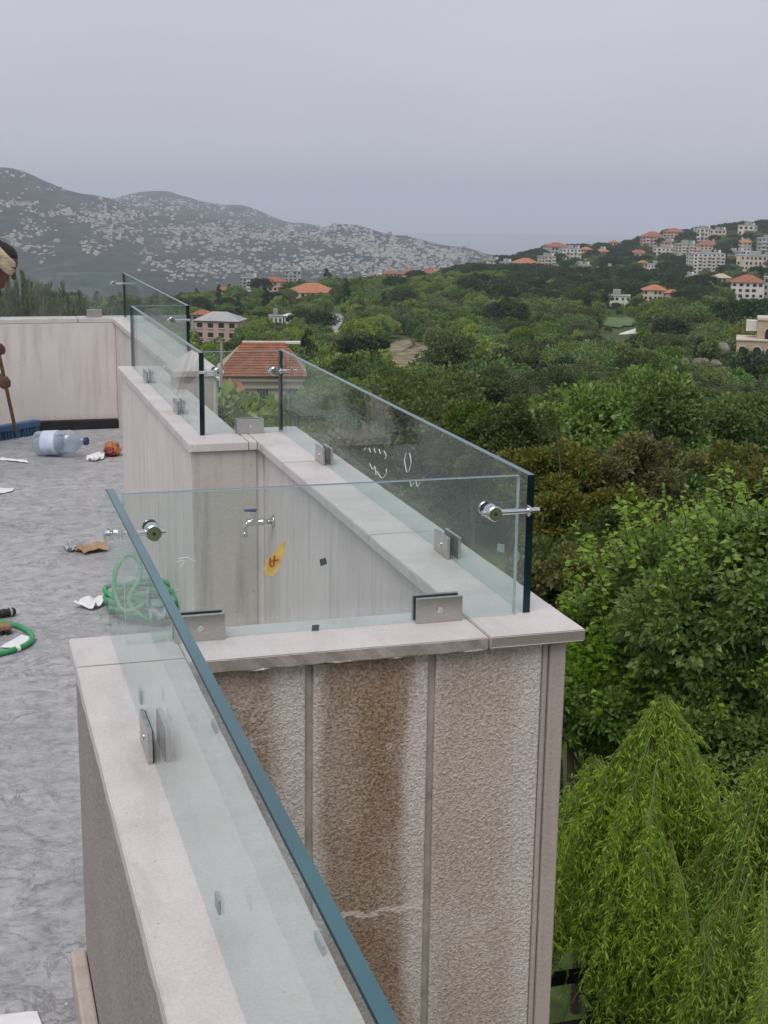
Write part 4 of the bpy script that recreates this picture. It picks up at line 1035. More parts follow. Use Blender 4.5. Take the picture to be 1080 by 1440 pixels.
MB().box(ax(1034), ax(1112), -.15, 7.1, azz(480.8), azz(479.2)).build('terrace_ledge', M_CREAM, ab); MB().box(ax(1060), ax(1114), 1.45, 6.8, azz(453.9), azz(451)).build('roof_ledge', M_CREAM, ab)
MB().box(ax(1046), ax(1061)-.02, 3.2, 5, azz(470), azz(456)).build('side_wall', M_WHITE, ab)
# white tent in the field
tp = Vector(at_r(885, 474, 330)); tt = empty('white_tent', tuple(tp), -azim(885)+.4); tag(tt, 'white pitched tent standing in the field', 'tent'); kt = 330/FPX; FORB.append((tp.x, tp.y, 4, 330))
MB().add([(-16*kt, -1.5, 0), (14*kt, -1.5, 0), (14*kt, 2, 0), (-16*kt, 2, 0), (-14*kt, .3, 5*kt), (10*kt, .3, 12*kt)], [(0, 1, 5, 4), (1, 2, 5), (2, 3, 4, 5), (3, 0, 4)]).build('canvas', M_WHITE, tt)
for x in (-15.5*kt, 13.5*kt): MB().tube([(x, -1.55, -1.5), (x, -1.55, .2)], .05, 6).build('pole', M_GREYF, tt)
# boulders
M_ROCK = simple('grey_boulder', (.24, .22, .20), .95, var=.35, scale=.9, bstr=.7, bscale=3, bdist=.2)
for k, (cx, cy, rx, ry, lab) in enumerate(((985, 512, 12, 9, 'broad tan boulder below the clipped round tree'), (962, 512, 8, 7, 'small grey boulder beside the broad tan boulder'), (1016, 492, 9, 9, 'tall grey boulder beside the sandstone arches'), (1005, 513, 10, 6, 'low grey boulder between the others'))):
    P = at_r(cx, cy, 200); kr = 200/FPX; bm = bmesh.new(); bmesh.ops.create_icosphere(bm, subdivisions=3, radius=1)
    for q in bm.verts:
        d = 1+.5*fbm(np.array([q.co.x*1.4+k*7]), np.array([q.co.y*1.4+q.co.z*1.1]), 4, 9)[0]; q.co = Vector((q.co.x*rx*kr*d, q.co.y*rx*kr*d, q.co.z*ry*kr*d*1.15))
    me = bpy.data.meshes.new('boulder'); bm.to_mesh(me); bm.free(); me.materials.append(M_ROCK); me.polygons.foreach_set('use_smooth', [True]*len(me.polygons))
    o = link('boulder', me); o.location = P; tag(o, lab, 'boulder'); FORB.append((P[0], P[1], 2, 200))
# hedge in the orchard
P = at_r(945, 440, 360); FORB.append((P[0], P[1], 5, 0))

# ------------------------------------------------------------------ the towns on the far mountain
TOWN = [  # cx, cy, rx, ry, count  (photo ellipses)
    (40, 252, 50, 8, 12), (30, 285, 30, 6, 22), (15, 335, 18, 10, 20), (30, 312, 30, 7, 14), (50, 322, 16, 6, 14), (110, 300, 60, 10, 70), (180, 305, 60, 10, 90), (140, 312, 40, 8, 50), (55, 350, 18, 5, 14), (60, 360, 30, 4, 10),
    (170, 335, 40, 9, 40), (120, 350, 30, 6, 14), (215, 355, 30, 5, 12), (240, 335, 30, 10, 40), (270, 325, 60, 12, 90), (330, 325, 50, 12, 110), (300, 345, 40, 10, 60), (250, 372, 60, 10, 60), (270, 385, 60, 8, 40), (330, 375, 40, 8, 40),
    (400, 330, 50, 10, 110), (440, 335, 40, 10, 70), (480, 322, 50, 8, 90), (500, 340, 60, 10, 110), (560, 345, 60, 10, 120), (520, 360, 70, 10, 120), (590, 360, 60, 10, 110), (640, 358, 40, 8, 80), (470, 375, 60, 8, 90), (400, 380, 60, 8, 70), (430, 365, 40, 6, 30),
    (550, 378, 60, 8, 90), (220, 285, 50, 8, 50), (280, 288, 50, 8, 50), (330, 300, 60, 8, 40), (170, 280, 30, 6, 30), (360, 352, 30, 8, 30), (145, 322, 25, 5, 20), (620, 375, 50, 6, 60), (90, 265, 30, 5, 10)]
def town_mesh():
    m = MB(); w_, d_ = .5, .5
    return m
_hv = []
for k in range(6):
    m = MB(); w_ = random.uniform(1.1, 2.4); h = random.uniform(.55, 1.05); m.box(-w_/2, w_/2, -.5, .5, -.8, h)
    if k % 2: m.box(-w_*.2, w_/2+.002, -.45, .45, h+.001, h+.3)
    else: m.box(w_/2+.001, w_/2+.5, -.4, .4, -.8, h*.6)
    for i in range(3):
        for j in range(3): x = -w_/2+w_*(j+.5)/3; z = h*(i+.35)/3; m.box(x-w_*.09, x+w_*.09, -.51, -.49, z, z+h*.15, 1)
    _hv.append(m)
TM = [simple('pale_town_wall', (.54, .525, .50), .9, var=.05), simple('cream_town_wall', (.50, .45, .39), .9, var=.05), simple('grey_town_wall', (.36, .355, .35), .9, var=.05)]
_meshes = []
for k in range(18):
    me = _hv[k % 6].mesh('town_house'); me.materials.append(TM[k//6]); me.materials.append(M_GLASSD); _meshes.append(me)
spots = []; _occ = set()
for cx, cy, rx, ry, n in TOWN:
    n = int(n*1.5)
    sub_ = [(cx+rx*rng.normal()*.5, cy+ry*rng.normal()*.5) for _ in range(max(2, n//9))]
    for k in range(n):
        sx_, sy_ = sub_[k % len(sub_)]; px, py = sx_+rng.normal()*(9 if k % 4 else 22), sy_+rng.normal()*(2.4 if k % 4 else 7)
        h_ = hit(px, py, 1500, 7200)
        if h_ is None: continue
        P, r = h_
        ck = (int(P[0]//10), int(P[1]//10))
        if ck in _occ: continue
        _occ.add(ck); spots.append((P[0], P[1], P[2], r, (random.uniform(1.7, 4.2) if random.random() < .86 else random.uniform(4.2, 7.0))*(r/3600)**.4, math.atan2(P[0], P[1]), visible(px, py) and py < 410 and (px < 735), px))
spots.sort(key=lambda q: -q[4]/q[3]*(1 if q[6] else .0001))
TG = 'pale houses scattered over the far mountain'
stuff_v = MB(); cnt = 0
for i, (x, y, z, r, s_, az, vis, px) in enumerate(spots):
    rz = -az+random.uniform(-.5, .5)
    if i < 225 and vis:
        o = link('town_house', _meshes[random.randrange(18)]); o.location = (x, y, z); o.rotation_euler = (0, 0, rz); o.scale = (s_, s_, s_*random.uniform(.8, 1.2))
        tag(o, 'pale flat roofed house on the hazy far mountain', 'house', TG)
    else:
        v = _hv[random.randrange(6)]; Mx = Matrix.Translation((x, y, z)) @ Matrix.Rotation(rz, 4, 'Z') @ Matrix.Scale(s_, 4)
        mi = random.choice((0, 0, 1, 2)); stuff_v.v += [tuple(Mx @ Vector(q)) for q in v.v[:16]]; n0 = len(stuff_v.v)-16
        stuff_v.f += [tuple(a+n0 for a in q) for q in v.f[:12]]; stuff_v.mi += [mi]*12
o = stuff_v.build('hillside_town', TM); tag(o, 'mass of smaller pale houses over the far mountain', 'town', None, 'stuff')
# ------------------------------------------------------------------ wood in the valley
things, rest = build_forest()
first = {}
for (x, y, z, s_, k, r, px, py) in things:
    nm, cm, tm, zc_, lab = PROTO[k] if r > 150 else FINE[{0: 0, 1: 2, 2: 0, 3: 2, 4: 1, 5: 4, 6: 0, 7: 2, 8: 3}[k]]
    t_ = tree(nm, (x, y, z), cm, tm, zc_, lab, 'trees of the wooded valley', s_)
    if r > 150: first.setdefault(k, [c for c in t_.children if c.name.startswith('crown')][0])
for k in range(9):
    if k not in first:
        p_ = PROTO[k]; t_ = tree(p_[0], (200+k*9, 330, float(terrain_z(200+k*9, 330))), p_[1], p_[2], p_[3], p_[4], 'trees of the wooded valley', 1.0)
        first[k] = t_.children[0]
rest = [(x, y, z+PROTO[k][3]*s_*.9, s_, k) for (x, y, z, s_, k, r, px, py) in rest]
# woods on the slope of the town hill and along the ridge
tries = 9000
a = rng.uniform(azim(250), azim(1250), tries); rr = np.sqrt(rng.uniform(740**2, 1420**2, tries))
for aa, r in zip(a, rr):
    x, y = math.sin(aa)*r, math.cos(aa)*r; z = float(terrain_z(x, y)); px, py = to_px((x, y, z))
    if px < 640 and r > 800: continue
    if any(math.hypot(x-q[0], y-q[1]) < q[2]+1 for q in FORB): continue
    if any(q[3] and abs(aa-math.atan2(q[0], q[1])) < q[2]*.75/q[3] and q[3]-110 < r < q[3] for q in FORB) and random.random() < .93: continue
    k = random.choice((0, 1, 2, 3, 6, 6, 8)); s_ = random.uniform(1.0, 1.7); rest.append((x, y, z+PROTO[k][3]*s_*.9, s_, k))
scatter('woodland', rest, [first[k] for k in range(9)], 'dense dark green wood covering the valley and hill slopes')

# ------------------------------------------------------------------ single trees below the terrace
def near_tree(name, label, px, py, r, rx, rz, ncl, per, ls, lm, crad=.2, leafw=.62, low=-.7, lobe=.5, shoots=0):
    """crown centred on the sight line through (px, py) at range r; the trunk reaches the ground there"""
    C = at_r(px, py, r); g = float(terrain_z(C[0], C[1])); base = C[2]-rz*(-low)
    cm = clumpy_crown('crown', rx, rz, ncl, per, ls, crad=crad, leafw=leafw, low=low, lobe=lobe, lobes=8); cm.materials.append(lm)
    h = max(base-g, .8)+rz*.5; tm = trunk_mesh('trunk', h, .025+.011*h, 9, rx*.75, rz*.9); tm.materials.append(M_BARK)
    t_ = tree(name, (C[0], C[1], g), cm, tm, base-g, label, None, 1.0)
    if shoots:
        SP = []; SD = []; st = MB()
        for k in range(shoots):
            u = unit(1)[0]; u[2] = abs(u[2])*.9+.15; u /= np.linalg.norm(u)
            s0 = Vector(u*np.array([rx, rx, rz])*random.uniform(.8, .98))+Vector((0, 0, rz*(-low))); d = Vector((u[0]*.5, u[1]*.5, 1.0)).normalized(); L_ = random.uniform(.2, .5)
            pts = [s0+d*L_*t*.25+Vector((math.sin(t+k)*.015, math.cos(t*1.3+k)*.015, 0)) for t in range(5)]
            st.tube(pts, [.006, .005, .004, .003, .002], 4)
            for t in np.linspace(.05, 1, int(L_/.022)):
                p = pts[0].lerp(pts[-1], t); aa = random.uniform(0, 6.28); SP.append(tuple(p)); SD.append((math.cos(aa), math.sin(aa), random.uniform(.0, .8)))
        sm = leaf_mesh('shoot_leaf', np.array(SP), np.array(SD), ls*rng.uniform(.7, 1.35, len(SP)), ls*.6*rng.uniform(.7, 1.2, len(SP)), .25, .18); sm.materials.append(SHOOT)
        o = link('shoot_leaf', sm, t_); o.location.z = base-g; o['kind'] = 'stuff'
        o = st.build('shoot_stem', M_BARK, t_); o.location.z = base-g; o['kind'] = 'stuff'
    return t_
SHOOT = leafmat('fresh_shoot_leaf', [(.19, .32, .045), (.26, .41, .065), (.34, .49, .09)], .5, .4, .05)
LEAFY = leafmat('bright_mulberry_leaf', [(.095, .175, .032), (.15, .25, .045), (.205, .32, .062), (.28, .40, .09)], .5, .42, .05)
RUST = leafmat('bronze_tipped_oak_leaf', [(.07, .10, .028), (.11, .145, .036), (.155, .185, .046), (.215, .21, .06), (.26, .19, .066)], .40, .5, .08)
DKOLIVE = leafmat('dark_olive_leaf', [(.062, .094, .03), (.102, .14, .042), (.155, .19, .06)], .38, .5, .08)
PALE = leafmat('pale_green_leaf', [(.085, .125, .045), (.135, .185, .068), (.19, .24, .095)], .38, .5, .08)
near_tree('mulberry_tree', 'bright green broad leaved tree behind the weeping tree', 985, 862, 13.0, 1.15, .98, 150, 150, .075, LEAFY, .19, shoots=80)
near_tree('mulberry_tree', 'lower bright green leafy tree at the frame edge', 1078, 850, 12.4, .95, .95, 110, 150, .075, LEAFY, .2, shoots=40)
near_tree('mulberry_tree', 'dense bright green shrub tree between the parapet corner and the weeping tree', 880, 925, 13.6, .72, .9, 110, 140, .072, LEAFY, .22, shoots=40)
near_tree('mulberry_tree', 'bright green shrub filling the gap below the leafy tree', 1010, 985, 13.2, 1.45, .95, 170, 150, .075, LEAFY, .2, shoots=30)
near_tree('bronze_oak', 'tall bronze tipped oak beyond the corner connector', 795, 690, 23, 1.25, 1.5, 170, 210, .085, RUST, .17)
near_tree('bronze_oak', 'bronze tipped oak behind the bright green tree', 890, 690, 24, 1.2, 1.35, 150, 210, .085, RUST, .17)
near_tree('bronze_oak', 'dark bronze shrub oak at the foot of the corner pane', 800, 850, 17, .95, 1.0, 110, 200, .075, RUST, .2)
near_tree('evergreen_oak', 'dark evergreen oak under the bronze oaks', 850, 810, 20, 1.3, 1.2, 120, 200, .085, DKOLIVE, .2)
near_tree('evergreen_oak', 'dark evergreen oak at the stone corner edge', 830, 1000, 15.5, .9, 1.0, 100, 200, .075, DKOLIVE, .2)
near_tree('evergreen_oak', 'round olive brown oak at the frame edge above the bright tree', 1062, 690, 31, 1.25, 1.05, 110, 180, .11, RUST, .2)
near_tree('poplar_tree', 'pale feathery green tree above the bronze oaks', 930, 585, 38, 1.25, 1.3, 80, 150, .13, PALE, .24)
near_tree('poplar_tree', 'pale green tree at the frame edge above the olive brown oak', 1062, 605, 44, 1.9, 1.25, 90, 150, .15, PALE, .24)
near_tree('bronze_oak', 'tan tipped oak left of the tall bronze oak', 715, 640, 30, 1.3, 1.35, 120, 190, .10, DKOLIVE, .2)
near_tree('golden_oak', 'yellow green oak seen above the scribbled pane', 600, 600, 62, 2.3, 1.8, 150, 150, .13, GOLD, .2)
near_tree('golden_oak', 'yellow green oak near the middle of the scribbled pane', 668, 622, 46, 1.7, 1.5, 140, 150, .11, GOLD, .2)
near_tree('mulberry_tree', 'dense leafy thicket behind the peak of the weeping tree', 930, 1010, 15.0, 1.7, 1.1, 150, 150, .085, LEAFY, .2)
near_tree('mulberry_tree', 'leafy shrub in front of the bright tree trunk', 1030, 1000, 12.2, .8, .62, 120, 150, .072, LEAFY, .2, shoots=14)
near_tree('mulberry_tree', 'leafy shrub against the stone corner above the weeping tree', 830, 1010, 12.6, .62, .62, 100, 150, .072, LEAFY, .2, shoots=14)
near_tree('evergreen_oak', 'round grey green tree beside the bare earth', 632, 507, 160, 3.6, 3.2, 60, 110, .36, OAK, .3)
near_tree('evergreen_oak', 'large spreading dark oak in the middle of the wood', 818, 425, 420, 6.2, 5.0, 60, 110, .6, OAK, .3)
near_tree('stone_pine', 'dark umbrella pine above the bare earth', 513, 488, 180, 3.0, 1.7, 50, 110, .34, PINE, .3)
near_tree('clipped_tree', 'round clipped tree on top of the boulders', 1000, 491, 196, 1.7, 1.6, 50, 110, .24, OAK2, .3)
near_tree('cypress_tree', 'slim dark cypress in front of the boulders', 893, 505, 190, .55, 2.4, 40, 80, .22, PINE, .5)
near_tree('cypress_tree', 'slim dark cypress left of the clipped round tree', 984, 488, 200, .7, 2.2, 40, 80, .22, PINE, .5)
near_tree('garden_shrub', 'leafy shrub before the red tiled house, below its porch', 338, 580, 60, 1.05, .75, 70, 130, .12, OAK2, .25)
near_tree('garden_shrub', 'leafy shrub before the red tiled house, below its window', 382, 588, 66, .85, .85, 70, 130, .12, OAK, .25)
near_tree('garden_shrub', 'low leafy shrub at the foot of the inner pane', 312, 592, 58, .6, .6, 60, 120, .12, OAK, .25)

# ------------------------------------------------------------------ weeping tree
def weeping(px, py, r):
    T = at_r(px, py, r); gz = GROUND; h = T[2]-gz
    r_ = empty('weeping_tree', (T[0], T[1], gz)); tag(r_, 'lime green weeping tree with long hanging twigs above the lawn', 'weeping tree')
    m = MB(); top = Vector((0, 0, h-.16))
    pth = spline([(.15, .1, -.3), (.10, .05, h*.35), (.03, .02, h*.7), tuple(top)], 6); m.tube(pth, [.07*(1-.9*i/18) for i in range(19)], 8)
    starts = []; tw = MB()
    for k in range(44):
        a = random.uniform(0, 6.283); z0 = h*random.uniform(.45, .97); R_ = random.uniform(.35, 1.75)*(1.12-.75*z0/h)/.6; R_ = min(R_, 1.9)
        lift = random.uniform(.1, .4); jit = random.uniform(0, .45)
        P = spline([(.05, 0, z0-.25), (math.cos(a)*R_*.35, math.sin(a)*R_*.35, z0+lift*.8), (math.cos(a)*R_*.75, math.sin(a)*R_*.75, z0+lift*.7), (math.cos(a)*R_, math.sin(a)*R_, z0-.15)], 6)
        We = to_px((T[0]+P[-1].x, T[1]+P[-1].y, gz+P[-1].z))
        if We[0] < 910 and We[1] > 1210: continue
        P = [Vector((q.x, q.y, min(q.z, h-.05-jit*min(1, q.xy.length*2)-(q.xy.length*1.25 if q.xy.length < .45 else .5625+(q.xy.length-.45)*.22)))) for q in P]
        tw.tube(P, [.0045*(1-.7*i/(len(P)-1)) for i in range(len(P))], 5)
        for q in P[4:]:
            for _ in range(3): starts.append((q, Vector((math.cos(a), math.sin(a), 0)), random.uniform(.7, 2.1)))
    for _ in range(110):
        a = random.uniform(0, 6.283); q = top+Vector((math.cos(a), math.sin(a), 0))*random.uniform(0, .05)-Vector((0, 0, random.uniform(-.1, .18)))
        starts.append((q, Vector((math.cos(a), math.sin(a), 0)), random.uniform(.4, 1.15)))
    LP = []; LD = []
    for q, d, Ln in starts:
        W0 = to_px((T[0]+q.x, T[1]+q.y, gz+q.z))
        if W0[0] < 900 and W0[1] > 1270: continue
        W0 = to_px((T[0]+q.x, T[1]+q.y, gz+q.z)); W1 = at_r(W0[0], 1318+random.uniform(-45, 30), math.hypot(T[0]+q.x, T[1]+q.y)); Ln = min(Ln, q.z-(W1[2]-gz if W0[0] < 885+random.uniform(-18, 18) else .35)); Ln = max(Ln, .12); n = max(6, int(Ln/.03)); sw = Vector((random.gauss(0, .16), random.gauss(0, .16), 0)); out = random.uniform(.05, .22)
        prev = []
        for i in range(n):
            t = i/(n-1); p = q+d*out*math.sin(min(t*2.2, 1.57))*.9+sw*t+Vector((math.sin(t*7+q.x*9)*.012, math.cos(t*6+q.y*9)*.012, -Ln*t))
            if i % 5 == 0 or i == n-1: prev.append(p)
            if t > .04 and math.sin(i*.37+q.x*31)+math.sin(i*.11+q.y*47) > -.9:
                if random.random() < .13:      # short side sprig
                    aa = random.uniform(0, 6.283); sd_ = Vector((math.cos(aa), math.sin(aa), -random.uniform(.5, 1.2))).normalized(); sl = random.uniform(.06, .16)
                    for g_ in range(int(sl/.011)):
                        ab_ = random.uniform(0, 6.283); LP.append(p+sd_*.011*g_); LD.append((sd_.x+math.cos(ab_)*.6, sd_.y+math.sin(ab_)*.6, sd_.z))
                for s_ in (0, 1):
                    aa = random.uniform(0, 6.283); LP.append(p); LD.append((math.cos(aa), math.sin(aa), -random.uniform(.1, 1.0)))
        if len(prev) > 1: tw.tube(prev, .0028, 3, caps=False)
    LP = np.array([tuple(p) for p in LP]); LD = np.array(LD)
    cm = leaf_mesh('hanging_leaf', LP, LD, rng.uniform(.03, .065, len(LP)), rng.uniform(.007, .013, len(LP)), .15, .2)
    cm.materials.append(leafmat('lime_weeping_leaf', [(.17, .29, .025), (.27, .41, .038), (.36, .51, .055), (.46, .60, .085)], .55, .45, .02))
    link('crown', cm, r_); tw.build('hanging_twig', simple('green_twig', (.16, .20, .05), .7), r_); m.build('trunk', M_BARK, r_, smooth=True)
    return r_
weeping(936, 962, 9.6)
w2 = weeping(1085, 1045, 9.2); w2['label'] = 'second lime green weeping tree cut by the frame edge'
w3 = weeping(838, 1050, 10.4); w3['label'] = 'smaller lime green weeping tree against the stone corner'

# ------------------------------------------------------------------ pine with upright shoots behind the end wall
def candle_pine():
    P = at_r(22, 402, 17.0); g = float(terrain_z(P[0], P[1])); H = P[2]-g
    r_ = empty('pine_tree', (P[0], P[1], g)); tag(r_, 'pine with many upright shoots behind the end wall pane', 'pine tree')
    tr_ = MB(); tr_.tube([(0, 0, -.5), (0, 0, H*.5), (.05, 0, H-.3)], [.16, .11, .05], 9)
    sh = []; 
    for k in range(230):
        a = random.uniform(0, 6.283); R_ = random.uniform(.05, 1.0)**.6*1.15; x, y = math.cos(a)*R_, math.sin(a)*R_
        d_ = x*rt[0]+y*rt[1]
        z = H-.42+random.uniform(-.45, .12)-max(0, d_)*.28-abs(d_)*.1
        sh.append((x, y, z, random.uniform(.28, .5)))
        if k % 3 == 0: tr_.tube(spline([(0, 0, H*.55+random.random()*H*.25), (x*.6, y*.6, z-.5), (x, y, z)], 4), [.03*(1-.7*i/8) for i in range(9)], 5)
    NP = []; ND = []
    for x, y, z, L_ in sh:
        tr_.tube([(x, y, z-.1), (x+random.uniform(-.02, .02), y, z+L_)], [.014, .006], 5)
        n = int(L_*520)
        for i in range(n):
            t = random.random(); aa = random.uniform(0, 6.283); NP.append((x, y, z+L_*t)); ND.append((math.cos(aa)*.42, math.sin(aa)*.42, 1.0))
        for i in range(70):   # looser needles below the shoot
            aa = random.uniform(0, 6.283); NP.append((x+random.gauss(0, .08), y+random.gauss(0, .08), z-random.uniform(0, .6))); ND.append((math.cos(aa), math.sin(aa), random.uniform(-.1, .8)))
    NP = np.array(NP); ND = np.array(ND)
    cm = leaf_mesh('needle', NP, ND, rng.uniform(.06, .11, len(NP)), .009, 0, .1)
    cm.materials.append(leafmat('pine_needle', [(.05, .085, .03), (.09, .135, .05), (.14, .19, .075), (.21, .24, .12)], .25, .5, .02))
    link('crown', cm, r_); tr_.build('trunk', M_BARK, r_)
candle_pine()
# ------------------------------------------------------------------ black metal frame over the lawn
pg = empty('pergola', (0, 0, 0)); tag(pg, 'black metal pergola frame over the lawn below the stone corner', 'pergola')
ZP = CZ-6.0
A_ = at_z(777, 1370, ZP); B_ = at_z(795, 1440, ZP)
ya, ybm = A_[1], B_[1]; xl = A_[0]-2.0; xr = xl+4.6
for y in (ya, ybm, ybm-1.1): MB().box(xl, xr, y-.035, y+.035, ZP-.09, ZP).build('beam', M_BLACKMETAL, pg, bevel=.004)
x_ = at_z(812, 1374, ZP)[0]
for k in range(-3, 5):
    x = x_+k*.52
    if xl < x < xr: MB().box(x-.02, x+.02, ybm-1.3, ya-.036, ZP-.062, ZP-.004).build('rafter', M_BLACKMETAL, pg, bevel=.003)
for x in (xl+.04, xr-.04):
    for y in (ya, ybm-1.1): MB().box(x-.035, x+.035, y-.034, y+.034, GROUND, ZP-.091).build('post', M_BLACKMETAL, pg, bevel=.004)
q = at_z(797, 1316, ZP)
MB().box(xl, q[0]+.35, q[1]-.02, q[1]+.02, ZP-.05, ZP-.01).build('rail', M_BLACKMETAL, pg, bevel=.003)
MB().box(xl+.01, xl+.05, ya+.036, q[1]-.021, ZP-.05, ZP-.01).build('rail', M_BLACKMETAL, pg, bevel=.003)
MB().box(xl+.07, xl+.11, q[1]-.02, q[1]+.02, GROUND, ZP-.051).build('post', M_BLACKMETAL, pg, bevel=.003)
# ------------------------------------------------------------------ tap in the bay
tp_ = empty('wall_tap', (1.0495, 0, 0)); tag(tp_, 'chrome wall tap with blue lever in the corner of the bay', 'tap')
T0 = at_x(384, 733, 1.049); tp_.location = T0
def lx_(prof, M4, name, mat, n=18): return MB().lathe(prof, n, M4=M4).build(name, mat, tp_, smooth=True)
RX = Matrix.Rotation(-math.pi/2, 4, 'Y')
lx_([(.022, 0), (.022, .003), (.014, .008)], RX, 'wall_flange', M_CHROME)
lx_([(.0095, .004), (.0095, .03), (.012, .034), (.012, .042), (.0095, .045), (.0095, .07), (.013, .076), (.013, .094), (.008, .098)], RX, 'body', M_CHROME)
MB().tube(spline([(-.085, 0, 0), (-.098, 0, -.006), (-.104, 0, -.022), (-.105, 0, -.042)], 5), [.009]*15+[.0105], 12).build('spout', M_CHROME, tp_, smooth=True)
MB().lathe([(.0125, -.052), (.0125, -.036), (.0105, -.034)], 16, M4=Matrix.Translation((-.105, 0, 0))).build('hose_thread', M_CHROME, tp_)
MB().lathe([(.008, .008), (.008, .03), (.0105, .032), (.0105, .04)], 14, M4=Matrix.Translation((-.072, 0, 0))).build('stem', M_CHROME, tp_)
MB().box(-.105, -.06, -.007, .007, .041, .049).build('lever', simple('blue_tap_lever', (.03, .06, .22), .35), tp_, bevel=.003)
# ------------------------------------------------------------------ hoses on the floor
def hose(label, pts, rad=.0105, per=8):
    P = spline(pts, per); me = MB(); me.tube(P, rad, 10); o = me.build('garden_hose', M_HOSE, None, smooth=True); tag(o, label, 'hose', 'green hoses on the terrace floor'); return o
c = at_z(197, 868, 0); coil = []
for k in range(46):
    a = k*.52; rr_ = .135+.018*math.sin(k*1.7); coil.append((c[0]+.03+math.cos(a)*rr_*1.05, c[1]+.10+math.sin(a)*rr_*1.3, .012+.0016*k+.006*math.sin(k*2.3)))
lp = [(c[0]-.07, c[1]-.1, .06), (c[0]-.10, c[1]-.04, .12), (c[0]-.09, c[1], .20), (c[0]-.045, c[1]+.02, .255), (c[0]-.002, c[1], .24), (c[0]+.0, c[1]-.03, .18), (c[0]-.05, c[1]-.08, .09), (c[0]+.02, c[1]-.14, .03), (c[0]+.12, c[1]-.12, .013)]
hose('coiled green hose with one upright loop in the bay opening', coil+lp)
c2 = at_z(0, 905, 0)
e = [(c2[0]-.09, c2[1]+.2, .03), (c2[0]-.02, c2[1]+.24, .015), (c2[0]+.05, c2[1]+.20, .012), (c2[0]+.105, c2[1]+.1, .012), (c2[0]+.118, c2[1]-.0, .012), (c2[0]+.09, c2[1]-.08, .012), (c2[0]+.02, c2[1]-.14, .012), (c2[0]-.08, c2[1]-.17, .012), (c2[0]-.25, c2[1]-.12, .012)]
h2 = hose('green hose end curving over a scrap of paper', e)
p = spline(e, 8)[44]; p = (p.x, p.y)
MB().lathe([(.0108, -.009), (.0122, -.008), (.0122, .008), (.0108, .009)], 12, M4=Matrix.Translation((p[0], p[1], .0125)) @ Matrix.Rotation(.42, 4, 'Z') @ Matrix.Rotation(math.pi/2, 4, 'Y')).build('hose_collar', M_PAPER, h2)
nzl = empty('hose_nozzle', tuple(at_z(8, 868, 0)), .35); tag(nzl, 'black ribbed hose nozzle above the curved green hose', 'hose nozzle')
MB().lathe([(.013, -.10), (.015, -.08), (.015, -.02), (.0175, -.015), (.0175, .0), (.0155, .004), (.0155, .012), (.0175, .016), (.0175, .03), (.012, .04)], 16, M4=Matrix.Translation((0, 0, .018)) @ Matrix.Rotation(math.pi/2, 4, 'Y')).build('grip', M_RUBBER, nzl, smooth=False)
MB().lathe([(.0185, -.004), (.0185, .004)], 16, M4=Matrix.Translation((.02, 0, .0185)) @ Matrix.Rotation(math.pi/2, 4, 'Y')).build('ring', M_GREYF, nzl)
br = empty('scrubbing_brush', tuple(at_z(-6, 893, 0)), .1); tag(br, 'small wooden scrubbing brush beside the hose', 'brush')
MB().box(-.06, .06, -.025, .025, .02, .042).build('wooden_block', M_WOOD, br, bevel=.006)
m = MB()
for k in range(90): x, y = random.uniform(-.055, .055), random.uniform(-.02, .02); m.tube([(x, y, .021), (x*1.08, y*1.15, 0)], .0015, 4)
m.build('bristle', M_RUBBER, br)['kind'] = 'stuff'
def scrap(label, pxs, mat, name='paper_scrap', cat='paper', bumpy=.008, th=.0012):
    P = [at_z(a, b_, 0) for a, b_ in pxs]; c_ = sum(P)/len(P); bm = bmesh.new()
    vs_ = [bm.verts.new((q[0]-c_[0], q[1]-c_[1], 0)) for q in P]; fc = bm.faces.new(vs_); 
    bmesh.ops.triangulate(bm, faces=[fc]); bmesh.ops.subdivide_edges(bm, edges=bm.edges[:], cuts=4, use_grid_fill=True)
    for q in bm.verts: q.co.z = .004+bumpy*(1+random.uniform(-.8, .9))
    me = bpy.data.meshes.new(name); bm.to_mesh(me); bm.free(); me.materials.append(mat); o = link(name, me); o.location = (c_[0], c_[1], 0)
    sm_ = o.modifiers.new('thick', 'SOLIDIFY'); sm_.thickness = th
    tag(o, label, cat); return o
scrap('flat white paper under the curved green hose', ((0, 912), (30, 895), (52, 899), (45, 905), (28, 914), (10, 913)), M_PAPER, bumpy=.0015)
scrap('crumpled white paper on the floor left of the coiled hose', ((104, 856), (113, 851), (146, 846), (150, 851), (131, 860)), M_PAPER, bumpy=.016)
scrap('crumpled brown cardboard left of the near pane', ((104, 776), (110, 770), (152, 767), (154, 776), (118, 781)), M_CARD, 'cardboard_scrap', 'cardboard', .012, .003)
scrap('clear crumpled plastic touching the brown cardboard', ((88, 775), (92, 769), (105, 768), (108, 775), (98, 779)), M_PALEST, 'plastic_scrap', 'plastic', .014)
scrap('thin white strip near the frame edge, closer than the sweeper', ((-6, 688), (20, 688), (18, 692), (-6, 697)), M_PAPER, bumpy=.003)
scrap('thin white strip in front of the broom', ((-2, 648), (2, 645), (38, 649), (40, 652), (30, 651)), M_PAPER, bumpy=.003)
scrap('crumpled white plastic in front of the bottle cap', ((121, 649), (128, 643), (148, 641), (146, 647), (132, 650)), M_PAPER, 'plastic_scrap', 'plastic', .016)
scrap('white sheet lying beside the foot of the near wall', ((-8, 1431), (52, 1425), (59, 1445), (-8, 1455)), M_PAPER, bumpy=.001)
scrap('crumpled clear bag lying in the coil of green hose', ((206, 880), (214, 868), (228, 866), (238, 880), (222, 888)), M_PALEST, 'plastic_scrap', 'plastic', .04)
